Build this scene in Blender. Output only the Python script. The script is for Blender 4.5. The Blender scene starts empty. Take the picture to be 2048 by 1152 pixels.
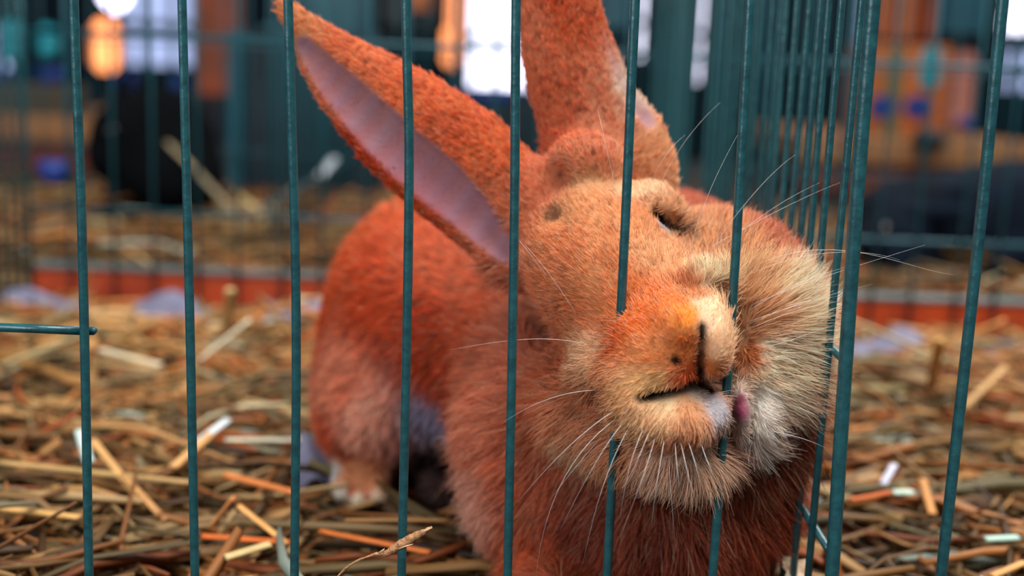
import bpy, math, random
import numpy as np
from mathutils import Vector, Matrix

sc = bpy.context.scene
C = sc.collection
rng = np.random.default_rng(7)
random.seed(7)

# ------------------------------------------------------------------ camera, world, lights, exposure
F_PX, D, H = 2400.0, 0.38, 0.215
TH, PHI = math.radians(10.5), math.radians(2.2)
CAM = np.array([0.0, -D, H])
fwd = np.array([0, math.cos(TH), -math.sin(TH)])
cup = np.array([0, math.sin(TH), math.cos(TH)])
right = np.array([1.0, 0, 0])
cx_ = math.cos(PHI) * right + math.sin(PHI) * cup
cy_ = -math.sin(PHI) * right + math.cos(PHI) * cup

def ray(px, py):
    return (px - 1024) / F_PX * cx_ + (576 - py) / F_PX * cy_ + fwd

def P(px, py, Y):
    """world point seen at a photo pixel, on the upright plane y = Y"""
    d = ray(px, py)
    return CAM + d * ((Y + D) / d[1])

cd = bpy.data.cameras.new('camera')
cam = bpy.data.objects.new('camera', cd)
C.objects.link(cam)
cam.matrix_world = Matrix(((cx_[0], cy_[0], -fwd[0], CAM[0]), (cx_[1], cy_[1], -fwd[1], CAM[1]),
                           (cx_[2], cy_[2], -fwd[2], CAM[2]), (0, 0, 0, 1)))
cd.sensor_width = 36
cd.lens = F_PX / 2048 * 36
cd.clip_start = 0.01
cd.dof.use_dof = True
cd.dof.focus_distance = float(np.dot(P(1290, 560, 0.004) - CAM, fwd))
cd.dof.aperture_fstop = 5.2
cd.dof.aperture_blades = 0
sc.camera = cam

w = bpy.data.worlds.new('hall_air')
sc.world = w
w.use_nodes = True
w.node_tree.nodes['Background'].inputs[0].default_value = (0.50, 0.62, 0.72, 1)
w.node_tree.nodes['Background'].inputs[1].default_value = 0.15

def area(name, loc, target, sx, sy, power, col):
    l = bpy.data.lights.new(name, 'AREA')
    l.shape = 'RECTANGLE'; l.size = sx; l.size_y = sy; l.energy = power; l.color = col
    o = bpy.data.objects.new(name, l); C.objects.link(o)
    o.location = loc
    o.rotation_euler = (Vector(target) - Vector(loc)).to_track_quat('-Z', 'Y').to_euler()
    return o
area('skylight_above', (0.35, -0.25, 1.5), (0.05, 0.1, 0.1), 1.1, 0.9, 30, (1.0, 0.97, 0.92))
area('hall_window_front', (-1.3, -1.4, 0.9), (0.05, 0.1, 0.1), 1.2, 1.0, 20, (0.92, 0.97, 1.0))
area('hall_window_back', (0.9, 1.9, 1.6), (0.05, 0.15, 0.1), 1.6, 0.8, 18, (0.95, 0.97, 1.0))

sc.view_settings.view_transform = 'Standard'
sc.view_settings.look = 'None'
sc.view_settings.gamma = 1.0
sc.view_settings.use_curve_mapping = False
sc.view_settings.exposure = 0.62

# ------------------------------------------------------------------ helpers
def lin(c):
    c = np.array(c, dtype=float) / 255.0
    return np.where(c <= 0.04045, c / 12.92, ((c + 0.055) / 1.055) ** 2.4)

def lc(r, g, b):
    return (*[float(v) for v in lin((r, g, b))], 1.0)

def mat(name, col, rough=0.6, metal=0.0, noise=0.0, nscale=60, col2=None, emit=None, estr=0, bump=0.0, spec=0.5, attr=None):
    m = bpy.data.materials.new(name)
    m.use_nodes = True
    nt = m.node_tree
    b = nt.nodes['Principled BSDF']
    b.inputs['Base Color'].default_value = col
    b.inputs['Roughness'].default_value = rough
    b.inputs['Metallic'].default_value = metal
    b.inputs['Specular IOR Level'].default_value = spec
    src = None
    if attr:
        a = nt.nodes.new('ShaderNodeAttribute'); a.attribute_name = attr
        src = a.outputs['Color']
        nt.links.new(src, b.inputs['Base Color'])
    if noise > 0 or bump > 0:
        tc = nt.nodes.new('ShaderNodeTexCoord')
        n = nt.nodes.new('ShaderNodeTexNoise'); n.inputs['Scale'].default_value = nscale
        n.inputs['Detail'].default_value = 5
        nt.links.new(tc.outputs['Object'], n.inputs['Vector'])
        if noise > 0:
            mx = nt.nodes.new('ShaderNodeMix'); mx.data_type = 'RGBA'
            rp = nt.nodes.new('ShaderNodeValToRGB')
            rp.color_ramp.elements[0].position = 0.5 - noise * 0.4; rp.color_ramp.elements[1].position = 0.5 + noise * 0.4
            nt.links.new(n.outputs['Fac'], rp.inputs['Fac'])
            nt.links.new(rp.outputs['Color'], mx.inputs['Factor'])
            if src: nt.links.new(src, mx.inputs['A'])
            else: mx.inputs['A'].default_value = col
            mx.inputs['B'].default_value = col2 or col
            nt.links.new(mx.outputs['Result'], b.inputs['Base Color'])
        if bump > 0:
            bp = nt.nodes.new('ShaderNodeBump'); bp.inputs['Strength'].default_value = bump
            bp.inputs['Distance'].default_value = 0.001
            nt.links.new(n.outputs['Fac'], bp.inputs['Height'])
            nt.links.new(bp.outputs['Normal'], b.inputs['Normal'])
    if emit:
        b.inputs['Emission Color'].default_value = emit
        b.inputs['Emission Strength'].default_value = estr
    return m

def tag(o, label=None, cat=None, group=None, kind=None):
    if label: o['label'] = label
    if cat: o['category'] = cat
    if group: o['group'] = group
    if kind: o['kind'] = kind
    return o

def empty(name, loc, label=None, cat=None, group=None):
    o = bpy.data.objects.new(name, None); C.objects.link(o)
    o.location = loc; o.empty_display_size = 0.02
    return tag(o, label, cat, group)

def link_mesh(name, me, m, parent=None, smooth=True):
    o = bpy.data.objects.new(name, me); C.objects.link(o)
    if m is not None and not me.materials: me.materials.append(m)
    if smooth and len(me.polygons):
        me.polygons.foreach_set('use_smooth', [True] * len(me.polygons))
    if parent is not None:
        o.parent = parent
        pm = Matrix.Translation(parent_loc(parent))
        o.matrix_parent_inverse = pm.inverted()
    return o

def parent_loc(o):
    l = Vector(o.location)
    return l if o.parent is None else l

def pydata(name, verts, faces):
    me = bpy.data.meshes.new(name)
    me.from_pydata([tuple(map(float, v)) for v in verts], [], faces)
    me.update()
    return me

class MB:
    def __init__(s): s.v = []; s.f = []
    def tube(s, pts, r, n=10, cap=True, flat=1.0):
        pts = [np.array(p, float) for p in pts]
        rr = [r] * len(pts) if np.isscalar(r) else list(r)
        t0 = pts[1] - pts[0]; t0 /= np.linalg.norm(t0)
        up = np.array([0, 0, 1.0]) if abs(t0[2]) < 0.9 else np.array([0, 1.0, 0])
        a = np.cross(t0, up); a /= np.linalg.norm(a)
        base = len(s.v)
        for i, p in enumerate(pts):
            t = pts[min(i + 1, len(pts) - 1)] - pts[max(i - 1, 0)]; t /= np.linalg.norm(t)
            a = a - t * np.dot(a, t); a /= np.linalg.norm(a); b = np.cross(t, a)
            for k in range(n):
                q = 2 * math.pi * k / n
                s.v.append(p + rr[i] * (math.cos(q) * a + flat * math.sin(q) * b))
        for i in range(len(pts) - 1):
            for k in range(n):
                k2 = (k + 1) % n
                s.f.append((base + i * n + k, base + i * n + k2, base + (i + 1) * n + k2, base + (i + 1) * n + k))
        if cap:
            s.f.append(tuple(base + k for k in range(n))[::-1])
            e = base + (len(pts) - 1) * n
            s.f.append(tuple(e + k for k in range(n)))
        return s
    def box(s, lo, hi, bev=0.0):
        base = len(s.v)
        x0, y0, z0 = lo; x1, y1, z1 = hi
        b = bev
        if b <= 0:
            for z in (z0, z1):
                for (x, y) in ((x0, y0), (x1, y0), (x1, y1), (x0, y1)): s.v.append((x, y, z))
            for f in ((3, 2, 1, 0), (4, 5, 6, 7), (0, 1, 5, 4), (1, 2, 6, 5), (2, 3, 7, 6), (3, 0, 4, 7)):
                s.f.append(tuple(base + i for i in f))
        else:
            rings = [(b, z0), (0, z0 + b), (0, z1 - b), (b, z1)]
            for (i, z) in rings:
                for (x, y) in ((x0 + i, y0 + b), (x0 + b, y0 + i), (x1 - b, y0 + i), (x1 - i, y0 + b),
                               (x1 - i, y1 - b), (x1 - b, y1 - i), (x0 + b, y1 - i), (x0 + i, y1 - b)):
                    s.v.append((x, y, z))
            for r_ in range(3):
                for k in range(8):
                    k2 = (k + 1) % 8
                    s.f.append((base + r_ * 8 + k, base + r_ * 8 + k2, base + r_ * 8 + 8 + k2, base + r_ * 8 + 8 + k))
            s.f.append(tuple(base + k for k in range(8))[::-1])
            s.f.append(tuple(base + 24 + k for k in range(8)))
        return s
    def mesh(s, name): return pydata(name, s.v, s.f)
    def build(s, name, m, parent=None, smooth=True):
        return link_mesh(name, s.mesh(name), m, parent, smooth)

# ------------------------------------------------------------------ materials
M = {}
M['wire'] = mat('green_coated_wire', lc(34, 92, 98), rough=0.30, noise=0.9, nscale=300, col2=lc(8, 50, 58), bump=0.25, spec=0.6)
M['wire_far'] = mat('green_wire_far', lc(12, 76, 88), rough=0.5)
M['lit_edge'] = mat('lit_edge_grey', lc(120, 128, 126), rough=0.5, metal=0.3, noise=0.8, nscale=30, col2=lc(88, 98, 98))  # pale grey that puts the plank's lit top edge into colour
M['redwood'] = mat('red_painted_wood', lc(196, 70, 16), rough=0.55, noise=0.9, nscale=25, col2=lc(120, 32, 10), bump=0.3)
M['board'] = mat('cage_floor_board', lc(60, 46, 30), rough=0.9, noise=0.8, nscale=20, col2=lc(38, 30, 22))
M['dark_wall'] = mat('dark_hall_wall', lc(20, 46, 58), rough=0.9, noise=0.7, nscale=2, col2=lc(14, 30, 40))
M['concrete'] = mat('hall_concrete', lc(58, 62, 64), rough=0.8, noise=0.7, nscale=3, col2=lc(40, 44, 48))
M['straw'] = mat('straw', lc(190, 140, 80), rough=0.55, attr='col', spec=0.35)
M['paper'] = mat('pale_paper', lc(132, 130, 152), rough=0.85, noise=0.5, nscale=40, col2=lc(104, 104, 130))

# ------------------------------------------------------------------ structure: floor, hall
b = MB().box((-3, -0.9, -0.02), (3, 2.6, 0.0)); o = b.build('floor', M['board'], smooth=False); tag(o, kind='structure')
b = MB().box((-8, 2.6, -0.9), (8, 7.2, -0.8)); o = b.build('floor_hall', M['concrete'], smooth=False); tag(o, kind='structure')

WY = 5.6
def px_rect(x0, y0, x1, y1, Y):
    a = P(x0, y1, Y); c = P(x1, y0, Y)
    return a[0], a[2], c[0], c[2]

# far wall with window openings
M['win'] = mat('bright_window_glass', lc(235, 232, 250), rough=0.2, emit=(0.80, 0.80, 1.0, 1), estr=2.6)
M['win_dim'] = mat('dim_window_glass', lc(150, 160, 210), rough=0.2, emit=(0.42, 0.50, 0.80, 1), estr=0.9)
M['orange_glow'] = mat('orange_lamp_glass', lc(255, 120, 30), rough=0.3, emit=(1.0, 0.34, 0.12, 1), estr=1.5)
M['pink_glow'] = mat('pink_window_glass', lc(230, 170, 160), rough=0.3, emit=(0.9, 0.5, 0.42, 1), estr=0.8)
M['mull'] = mat('window_frame_paint', lc(24, 58, 70), rough=0.6)
wins = [  # x0,y0,x1,y1 in the photo, material, number of lights across
    (926, -60, 1180, 186, 'win', 2),
    (240, -60, 392, 140, 'win_dim', 3),
    (596, -60, 716, 52, 'win_dim', 1),
    (1262, -60, 1306, 130, 'win', 1),
    (1376, -60, 1424, 175, 'win', 1),
    (1676, -60, 1738, 220, 'win_dim', 1),
    (1990, -60, 2120, 74, 'win', 1),
    (1985, 92, 2090, 190, 'win_dim', 2),
    (-60, 40, 34, 150, 'win_dim', 2),
]
holes = []
for i, (x0, y0, x1, y1, mm, nx) in enumerate(wins):
    holes.append(px_rect(x0, y0, x1, y1, WY))
gx = sorted(set([-7.5, 7.5] + [h[0] for h in holes] + [h[2] for h in holes]))
gz = sorted(set([-0.8, 3.2] + [h[1] for h in holes] + [h[3] for h in holes]))
wb = MB()
for i in range(len(gx) - 1):
    for k in range(len(gz) - 1):
        cxm, czm = (gx[i] + gx[i + 1]) / 2, (gz[k] + gz[k + 1]) / 2
        if any(h[0] < cxm < h[2] and h[1] < czm < h[3] for h in holes): continue
        wb.box((gx[i], WY, gz[k]), (gx[i + 1], WY + 0.2, gz[k + 1]))
tag(wb.build('wall_back', M['dark_wall'], smooth=False), kind='structure')
for i, (h, wdef) in enumerate(zip(holes, wins)):
    x0, z0, x1, z1 = h
    fr = MB(); t = 0.03
    fr.box((x0, WY - 0.01, z0), (x0 + t, WY + 0.1, z1)); fr.box((x1 - t, WY - 0.01, z0), (x1, WY + 0.1, z1))
    fr.box((x0, WY - 0.01, z0), (x1, WY + 0.1, z0 + t)); fr.box((x0, WY - 0.01, z1 - t), (x1, WY + 0.1, z1))
    for q in range(1, wdef[5]):
        xm = x0 + (x1 - x0) * q / wdef[5]
        fr.box((xm - 0.015, WY, z0), (xm + 0.015, WY + 0.08, z1))
    zm = z0 + (z1 - z0) * 0.45
    fr.box((x0, WY, zm - 0.02), (x1, WY + 0.08, zm + 0.02))
    fo = fr.build('window_%d' % (i + 1), M['mull'], smooth=False); tag(fo, kind='structure')
    nb = wdef[5]
    for q in range(nb):
        a0 = x0 + (x1 - x0) * q / nb + 0.01; a1 = x0 + (x1 - x0) * (q + 1) / nb - 0.01
        MB().box((a0, WY + 0.04, z0 + 0.01), (a1, WY + 0.05, z1 - 0.01)).build('pane', M[wdef[4]], fo, smooth=False)

# ------------------------------------------------------------------ SDF toolkit (bodies as one continuous surface)
class Prim:
    pass

def rot_img(ang):
    """axes turned by ang degrees clockwise as seen from the front"""
    a = math.radians(ang)
    ax = np.array([math.cos(a), 0, -math.sin(a)])
    az = np.array([math.sin(a), 0, math.cos(a)])
    return np.stack([ax, np.array([0, 1.0, 0]), az])

def mmpx(Y): return (Y + D) / F_PX

def ell(px, py, Y, a, b, c, ang=0, k=0.012, op='add', tilt=0):
    p = Prim(); p.kind = 'e'; p.c = P(px, py, Y); s = mmpx(Y)
    p.r = np.array([a * s, c, b * s]); R = rot_img(ang)
    if tilt:
        t = math.radians(tilt); ax, ay, az = R
        R = np.stack([ax * math.cos(t) + ay * math.sin(t), ay * math.cos(t) - ax * math.sin(t), az])
    p.R = R; p.k = k; p.op = op; p.ext = max(p.r)
    p.lo = p.c - p.ext; p.hi = p.c + p.ext
    return p

def cone(p1, p2, k=0.012, op='add', sy=1.0):
    """round cone; p = (px, py, Y, r_px); sy < 1 squeezes it front to back"""
    p = Prim(); p.kind = 'c'
    p.a = P(*p1[:3]); p.b = P(*p2[:3]); p.ra = p1[3] * mmpx(p1[2]); p.rb = p2[3] * mmpx(p2[2])
    p.k = k; p.op = op; m = max(p.ra, p.rb); p.sy = sy
    p.lo = np.minimum(p.a, p.b) - m; p.hi = np.maximum(p.a, p.b) + m
    return p

def pd(p, X):
    if p.kind == 'e':
        q = (X - p.c.astype(X.dtype)) @ p.R.T.astype(X.dtype)
        r = p.r.astype(X.dtype)
        k0 = np.linalg.norm(q / r, axis=-1); k1 = np.linalg.norm(q / (r * r), axis=-1) + 1e-9
        return k0 * (k0 - 1) / k1
    a = p.a.astype(X.dtype); ba = (p.b - p.a).astype(X.dtype)
    q = X - a
    if p.sy != 1.0:
        # squeeze in y about the axis
        h = np.clip((q @ ba) / np.dot(ba, ba), 0, 1)
        d = q - h[..., None] * ba
        d = d * np.array([1, 1 / p.sy, 1], X.dtype)
        return (np.linalg.norm(d, axis=-1) - (p.ra + (p.rb - p.ra) * h)) * min(1, 0.9)
    h = np.clip((q @ ba) / np.dot(ba, ba), 0, 1)
    return np.linalg.norm(q - h[..., None] * ba, axis=-1) - (p.ra + (p.rb - p.ra) * h)

def smin(a, b, k):
    h = np.maximum(k - np.abs(a - b), 0) / k
    return np.minimum(a, b) - h * h * k * 0.25

def comb(F, d, p):
    if p.op == 'add': return smin(F, d, p.k)
    return -smin(-F, d, p.k)

def eval_pts(prims, X, margin=0.02):
    F = np.full(len(X), 0.05, np.float32)
    for p in prims:
        mk = np.all((X > p.lo - margin) & (X < p.hi + margin), axis=1)
        if mk.any():
            F[mk] = comb(F[mk], pd(p, X[mk]).astype(np.float32), p)
    return F

def grad_pts(prims, X, h=0.0006):
    f0 = eval_pts(prims, X)
    g = np.empty_like(X)
    for i in range(3):
        d = np.zeros(3, X.dtype); d[i] = h
        g[:, i] = (eval_pts(prims, X + d) - f0) / h
    return f0, g

def surface(prims, step, lo, hi, it=2):
    ax = [np.arange(lo[i], hi[i] + step, step).astype(np.float32) for i in range(3)]
    n = [len(a) for a in ax]
    F = np.full(n, 0.05, np.float32)
    mg = 0.02
    for p in prims:
        s = []
        for i in range(3):
            i0 = max(0, int((p.lo[i] - mg - lo[i]) / step)); i1 = min(n[i], int((p.hi[i] + mg - lo[i]) / step) + 2)
            s.append(slice(i0, max(i0, i1)))
        sub = F[s[0], s[1], s[2]]
        if sub.size == 0: continue
        G = np.stack(np.meshgrid(ax[0][s[0]], ax[1][s[1]], ax[2][s[2]], indexing='ij'), -1)
        F[s[0], s[1], s[2]] = comb(sub, pd(p, G), p)
    ins = F < 0
    c = np.zeros([m - 1 for m in n], np.uint8)
    for dx in (0, 1):
        for dy in (0, 1):
            for dz in (0, 1):
                c += ins[dx:n[0] - 1 + dx, dy:n[1] - 1 + dy, dz:n[2] - 1 + dz]
    act = (c > 0) & (c < 8)
    I = np.argwhere(act)
    idx = np.full(act.shape, -1, np.int32); idx[act] = np.arange(len(I))
    acc = np.zeros((len(I), 3), np.float64); cnt = np.zeros(len(I))
    corners = [(x, y, z) for x in (0, 1) for y in (0, 1) for z in (0, 1)]
    for a in corners:
        for d in range(3):
            if a[d]: continue
            bb = list(a); bb[d] = 1
            fa = F[I[:, 0] + a[0], I[:, 1] + a[1], I[:, 2] + a[2]]
            fb = F[I[:, 0] + bb[0], I[:, 1] + bb[1], I[:, 2] + bb[2]]
            mk = (fa < 0) != (fb < 0)
            t = np.where(mk, fa / np.where(mk, fa - fb, 1), 0)
            q = np.tile(np.array(a, float), (len(I), 1)); q[:, d] += t
            acc[mk] += q[mk]; cnt[mk] += 1
    V = (I + acc / cnt[:, None]) * step + np.array(lo)
    Q = []
    for d in range(3):
        e1, e2 = [(1, 2), (2, 0), (0, 1)][d]
        sl0 = [slice(None)] * 3; sl1 = [slice(None)] * 3
        sl0[d] = slice(0, n[d] - 1); sl1[d] = slice(1, n[d])
        ch = ins[tuple(sl0)] != ins[tuple(sl1)]
        E = np.argwhere(ch)
        E = E[(E[:, e1] > 0) & (E[:, e2] > 0) & (E[:, e1] < n[e1] - 1) & (E[:, e2] < n[e2] - 1)]
        s0 = ins[E[:, 0], E[:, 1], E[:, 2]]
        def cell(o1, o2):
            K = E.copy(); K[:, e1] -= o1; K[:, e2] -= o2
            return idx[K[:, 0], K[:, 1], K[:, 2]]
        q = np.stack([cell(1, 1), cell(0, 1), cell(0, 0), cell(1, 0)], 1)
        q[~s0] = q[~s0][:, ::-1]
        Q.append(q)
    Q = np.concatenate(Q); Q = Q[(Q >= 0).all(1)]
    V = V.astype(np.float32)
    for _ in range(it):
        f, g = grad_pts(prims, V)
        gn = (g * g).sum(1) + 1e-6
        stp = np.clip(f / gn, -step, step)
        V = V - (stp[:, None] * g)
    f, g = grad_pts(prims, V, 0.001)
    N = g / (np.linalg.norm(g, axis=1, keepdims=True) + 1e-9)
    return V, Q, N

def np_mesh(name, V, Q):
    me = bpy.data.meshes.new(name)
    me.vertices.add(len(V)); me.vertices.foreach_set('co', V.astype(np.float32).ravel())
    me.loops.add(len(Q) * Q.shape[1]); me.loops.foreach_set('vertex_index', Q.astype(np.int32).ravel())
    me.polygons.add(len(Q))
    me.polygons.foreach_set('loop_start', (np.arange(len(Q)) * Q.shape[1]).astype(np.int32))
    me.update(calc_edges=True); me.validate()
    return me

def set_col(me, col, domain='POINT'):
    a = me.attributes.new('col', 'FLOAT_COLOR', domain)
    a.data.foreach_set('color', np.concatenate([col, np.ones((len(col), 1))], 1).astype(np.float32).ravel())

# value noise for clumps and colour drift
_tab = rng.random((64, 64, 64)).astype(np.float32)
def vnoise(X, s):
    q = X * s + 1000.0
    i = np.floor(q).astype(np.int64); f = q - i; f = f * f * (3 - 2 * f)
    o = 0
    for dx in (0, 1):
        for dy in (0, 1):
            for dz in (0, 1):
                wgt = (f[:, 0] if dx else 1 - f[:, 0]) * (f[:, 1] if dy else 1 - f[:, 1]) * (f[:, 2] if dz else 1 - f[:, 2])
                o = o + wgt * _tab[(i[:, 0] + dx) & 63, (i[:, 1] + dy) & 63, (i[:, 2] + dz) & 63]
    return o

# ------------------------------------------------------------------ the rabbit
XS = 0.1075          # the partition's plane
prims = []
A = prims.append
# torso and haunch
A(ell(1330, 640, 0.165, 205, 265, 0.070, k=0.03))
A(ell(1090, 650, 0.175, 230, 240, 0.070, k=0.03))
A(ell(865, 655, 0.205, 222, 275, 0.075, k=0.035))
A(ell(1450, 650, 0.105, 140, 215, 0.050, k=0.03))
A(ell(760, 790, 0.185, 125, 150, 0.055, 25, k=0.02))          # thigh
A(cone((738, 918, 0.20, 60), (724, 960, 0.150, 58), k=0.010))
for tx, ty in ((684, 982), (716, 996), (752, 992)): A(cone((tx + 6, ty - 30, 0.146, 20), (tx, ty, 0.134, 19), k=0.003))   # hind foot
A(cone((850, 955, 0.19, 40), (880, 985, 0.150, 34), k=0.012))
# neck, shoulders, chest, dewlap
A(ell(1090, 880, 0.105, 172, 250, 0.055, -8, k=0.03))
A(ell(1190, 780, 0.10, 190, 200, 0.050, k=0.03))
A(ell(1335, 965, 0.080, 262, 158, 0.056, k=0.022))
q = ell(1600, 790, 0.075, 60, 180, 0.030, k=0.015); q.c[0] = 0.086; q.c[1] = 0.050; q.r[0] = 0.027; q.R = np.eye(3); q.lo = q.c - q.ext; q.hi = q.c + q.ext; A(q)
A(cone((1070, 1040, 0.075, 95), (1100, 1170, 0.055, 62), k=0.02))
A(cone((1100, 1170, 0.055, 60), (1120, 1215, 0.025, 48), k=0.012))
A(cone((1370, 1120, 0.085, 62), (1350, 1215, 0.045, 42), k=0.012))
NB = len(prims)
# head
A(ell(1185, 505, 0.056, 142, 142, 0.043, k=0.012))
A(ell(1262, 590, 0.042, 138, 128, 0.037, 45, k=0.015))
A(ell(1180, 800, 0.050, 112, 108, 0.033, k=0.012))
A(ell(1190, 700, 0.030, 62, 80, 0.026, 20, k=0.010))
A(ell(1300, 850, 0.035, 150, 75, 0.030, k=0.012))
A(ell(1510, 610, 0.048, 120, 155, 0.036, -20, k=0.014))
A(ell(1440, 500, 0.070, 110, 78, 0.036, 20, k=0.015))
A(ell(1540, 740, 0.045, 82, 90, 0.032, k=0.012))
A(ell(1318, 400, 0.050, 42, 30, 0.016, 40, k=0.012))
A(ell(1400, 560, 0.028, 70, 40, 0.018, 20, k=0.010))
A(cone((1290, 600, 0.028, 92), (1352, 668, 0.004, 82), k=0.012))
A(ell(1318, 690, 0.000, 98, 82, 0.021, 20, k=0.008))
A(ell(1290, 738, -0.001, 98, 56, 0.0185, -12, k=0.007))
A(ell(1418, 672, -0.003, 44, 88, 0.019, -6, k=0.0045))
A(ell(1352, 640, -0.010, 48, 44, 0.012, 40, k=0.008))
A(ell(1344, 827, -0.006, 104, 62, 0.0185, 0, k=0.0035))
A(ell(1262, 798, -0.005, 50, 56, 0.0165, 0, k=0.008))
A(ell(1330, 900, 0.012, 120, 55, 0.020, 0, k=0.012))
A(ell(1415, 815, 0.000, 42, 42, 0.014, 0, k=0.005))
A(ell(1514, 812, 0.024, 50, 70, 0.021, 0, k=0.008))
A(ell(1481, 822, 0.006, 19, 46, 0.008, -4, k=0.0025))
A(cone((1362, 585, 0.008, 15), (1400, 548, 0.006, 17), k=0.006))
A(cone((1400, 548, 0.006, 17), (1452, 545, 0.008, 14), k=0.006))
A(ell(1508, 715, 0.022, 46, 60, 0.015, 0, k=0.012))
def sy_(px, py):
    ys = np.arange(-0.05, 0.12, 0.0004)
    X = np.array([P(px, py, y) for y in ys]).astype(np.float32)
    return float(ys[np.argmax(eval_pts(prims, X) < 0)])
# eye hollows, slits
A(ell(1329, 444, sy_(1329, 444) + 0.001, 25, 6.5, 0.008, 46, k=0.004, op='cut'))
A(ell(1074, 672, sy_(1074, 672) + 0.002, 60, 26, 0.014, 48, k=0.009, op='cut'))
A(ell(1112, 690, sy_(1112, 690) + 0.001, 32, 17, 0.010, 45, k=0.004, op='cut'))
def slit(path, k=0.0020, deep=3.0, off=0.0006):
    pp = [(x, y, sy_(x, y) + off, r) for x, y, r in path]
    for a_, b_ in zip(pp[:-1], pp[1:]): A(cone(a_, b_, k=k, op='cut', sy=deep))
n_s0 = len(prims)
slit([(1404, 655, 0.6), (1404, 690, 1.0), (1402, 725, 1.6), (1399, 760, 3.5)], k=0.0030, deep=2.5)
slit([(1400, 762, 5.5), (1375, 771, 5.5), (1340, 783, 5), (1310, 791, 4), (1280, 797, 2)], k=0.0022, deep=5)
slit([(1400, 766, 8), (1420, 776, 6), (1452, 787, 4)], deep=2.4)
n_s1 = len(prims)
A(ell(1352, 722, sy_(1352, 722), 7, 3.5, 0.0018, 45, k=0.0015, op='cut'))
NH = len(prims)
# ears: solid leaf shapes hollowed out
def ear(outer, cuts, sy, k=0.012, csy=0.6, ck=0.004):
    def rs(p, n):
        p = np.array(p, float); out = []
        for q_ in np.linspace(0, len(p) - 1, n):
            i = min(int(q_), len(p) - 2); f = q_ - i
            p0 = p[max(i - 1, 0)]; p1 = p[i]; p2 = p[i + 1]; p3 = p[min(i + 2, len(p) - 1)]
            out.append(tuple(0.5 * ((2 * p1) + (-p0 + p2) * f + (2 * p0 - 5 * p1 + 4 * p2 - p3) * f * f + (-p0 + 3 * p1 - 3 * p2 + p3) * f ** 3)))
        return out
    outer = rs(outer, 15); cuts = rs(cuts, 13)
    for i, (a_, b_) in enumerate(zip(outer[:-1], outer[1:])): A(cone(a_, b_, k=k if i < 3 else 0.003, sy=sy))
    for a_, b_ in zip(cuts[:-1], cuts[1:]): A(cone(a_, b_, k=0.0025, op='cut', sy=csy))
ear([(1085, 420, 0.070, 78), (1048, 452, 0.070, 98), (938, 350, 0.074, 118), (812, 252, 0.078, 108), (690, 148, 0.080, 70), (612, 62, 0.080, 30), (570, 18, 0.080, 17)],
    [(1014, 502, 0.062, 24), (888, 386, 0.0630, 54), (776, 288, 0.0670, 54), (664, 171, 0.0720, 40), (605, 96, 0.0765, 18)], 0.42, csy=0.75)
NE1 = len(prims)
ear([(1225, 360, 0.085, 118), (1205, 290, 0.082, 96), (1155, 170, 0.082, 93), (1122, 40, 0.083, 78), (1105, -120, 0.085, 68), (1100, -260, 0.086, 40), (1100, -320, 0.086, 16)],
    [(1300, 230, 0.076, 22), (1252, 120, 0.075, 26), (1212, -40, 0.076, 30), (1180, -200, 0.080, 30)], 0.45, csy=0.75)
A(ell(1180, 318, 0.062, 74, 48, 0.016, 10, k=0.010))     # knob at the ear's root
A(ell(1122, 348, 0.046, 9, 12, 0.010, 0, k=0.006, op='cut'))
A(ell(1112, 432, 0.030, 14, 12, 0.008, 0, k=0.008, op='cut'))
lo = (-0.125, -0.040, 0.001); hi = (0.130, 0.300, 0.345)
V, Q, N = surface(prims, 0.00145, lo, hi)
# keep the largest connected surface only
import collections
def largest(V, Q, N):
    par = np.arange(len(V))
    E = np.concatenate([Q[:, [0, 1]], Q[:, [1, 2]], Q[:, [2, 3]]])
    while True:
        m = np.minimum(par[E[:, 0]], par[E[:, 1]])
        old = par.copy()
        np.minimum.at(par, E[:, 0], m); np.minimum.at(par, E[:, 1], m)
        par = par[par]; par = par[par]
        if (par == old).all(): break
    ids, cn = np.unique(par, return_counts=True)
    keep = par == ids[np.argmax(cn)]
    mp = np.cumsum(keep) - 1
    Qk = Q[keep[Q[:, 0]]]
    return V[keep], mp[Qk], N[keep]
V, Q, N = largest(V, Q, N)
V[:, 2] = np.maximum(V[:, 2], 0.004)

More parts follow.
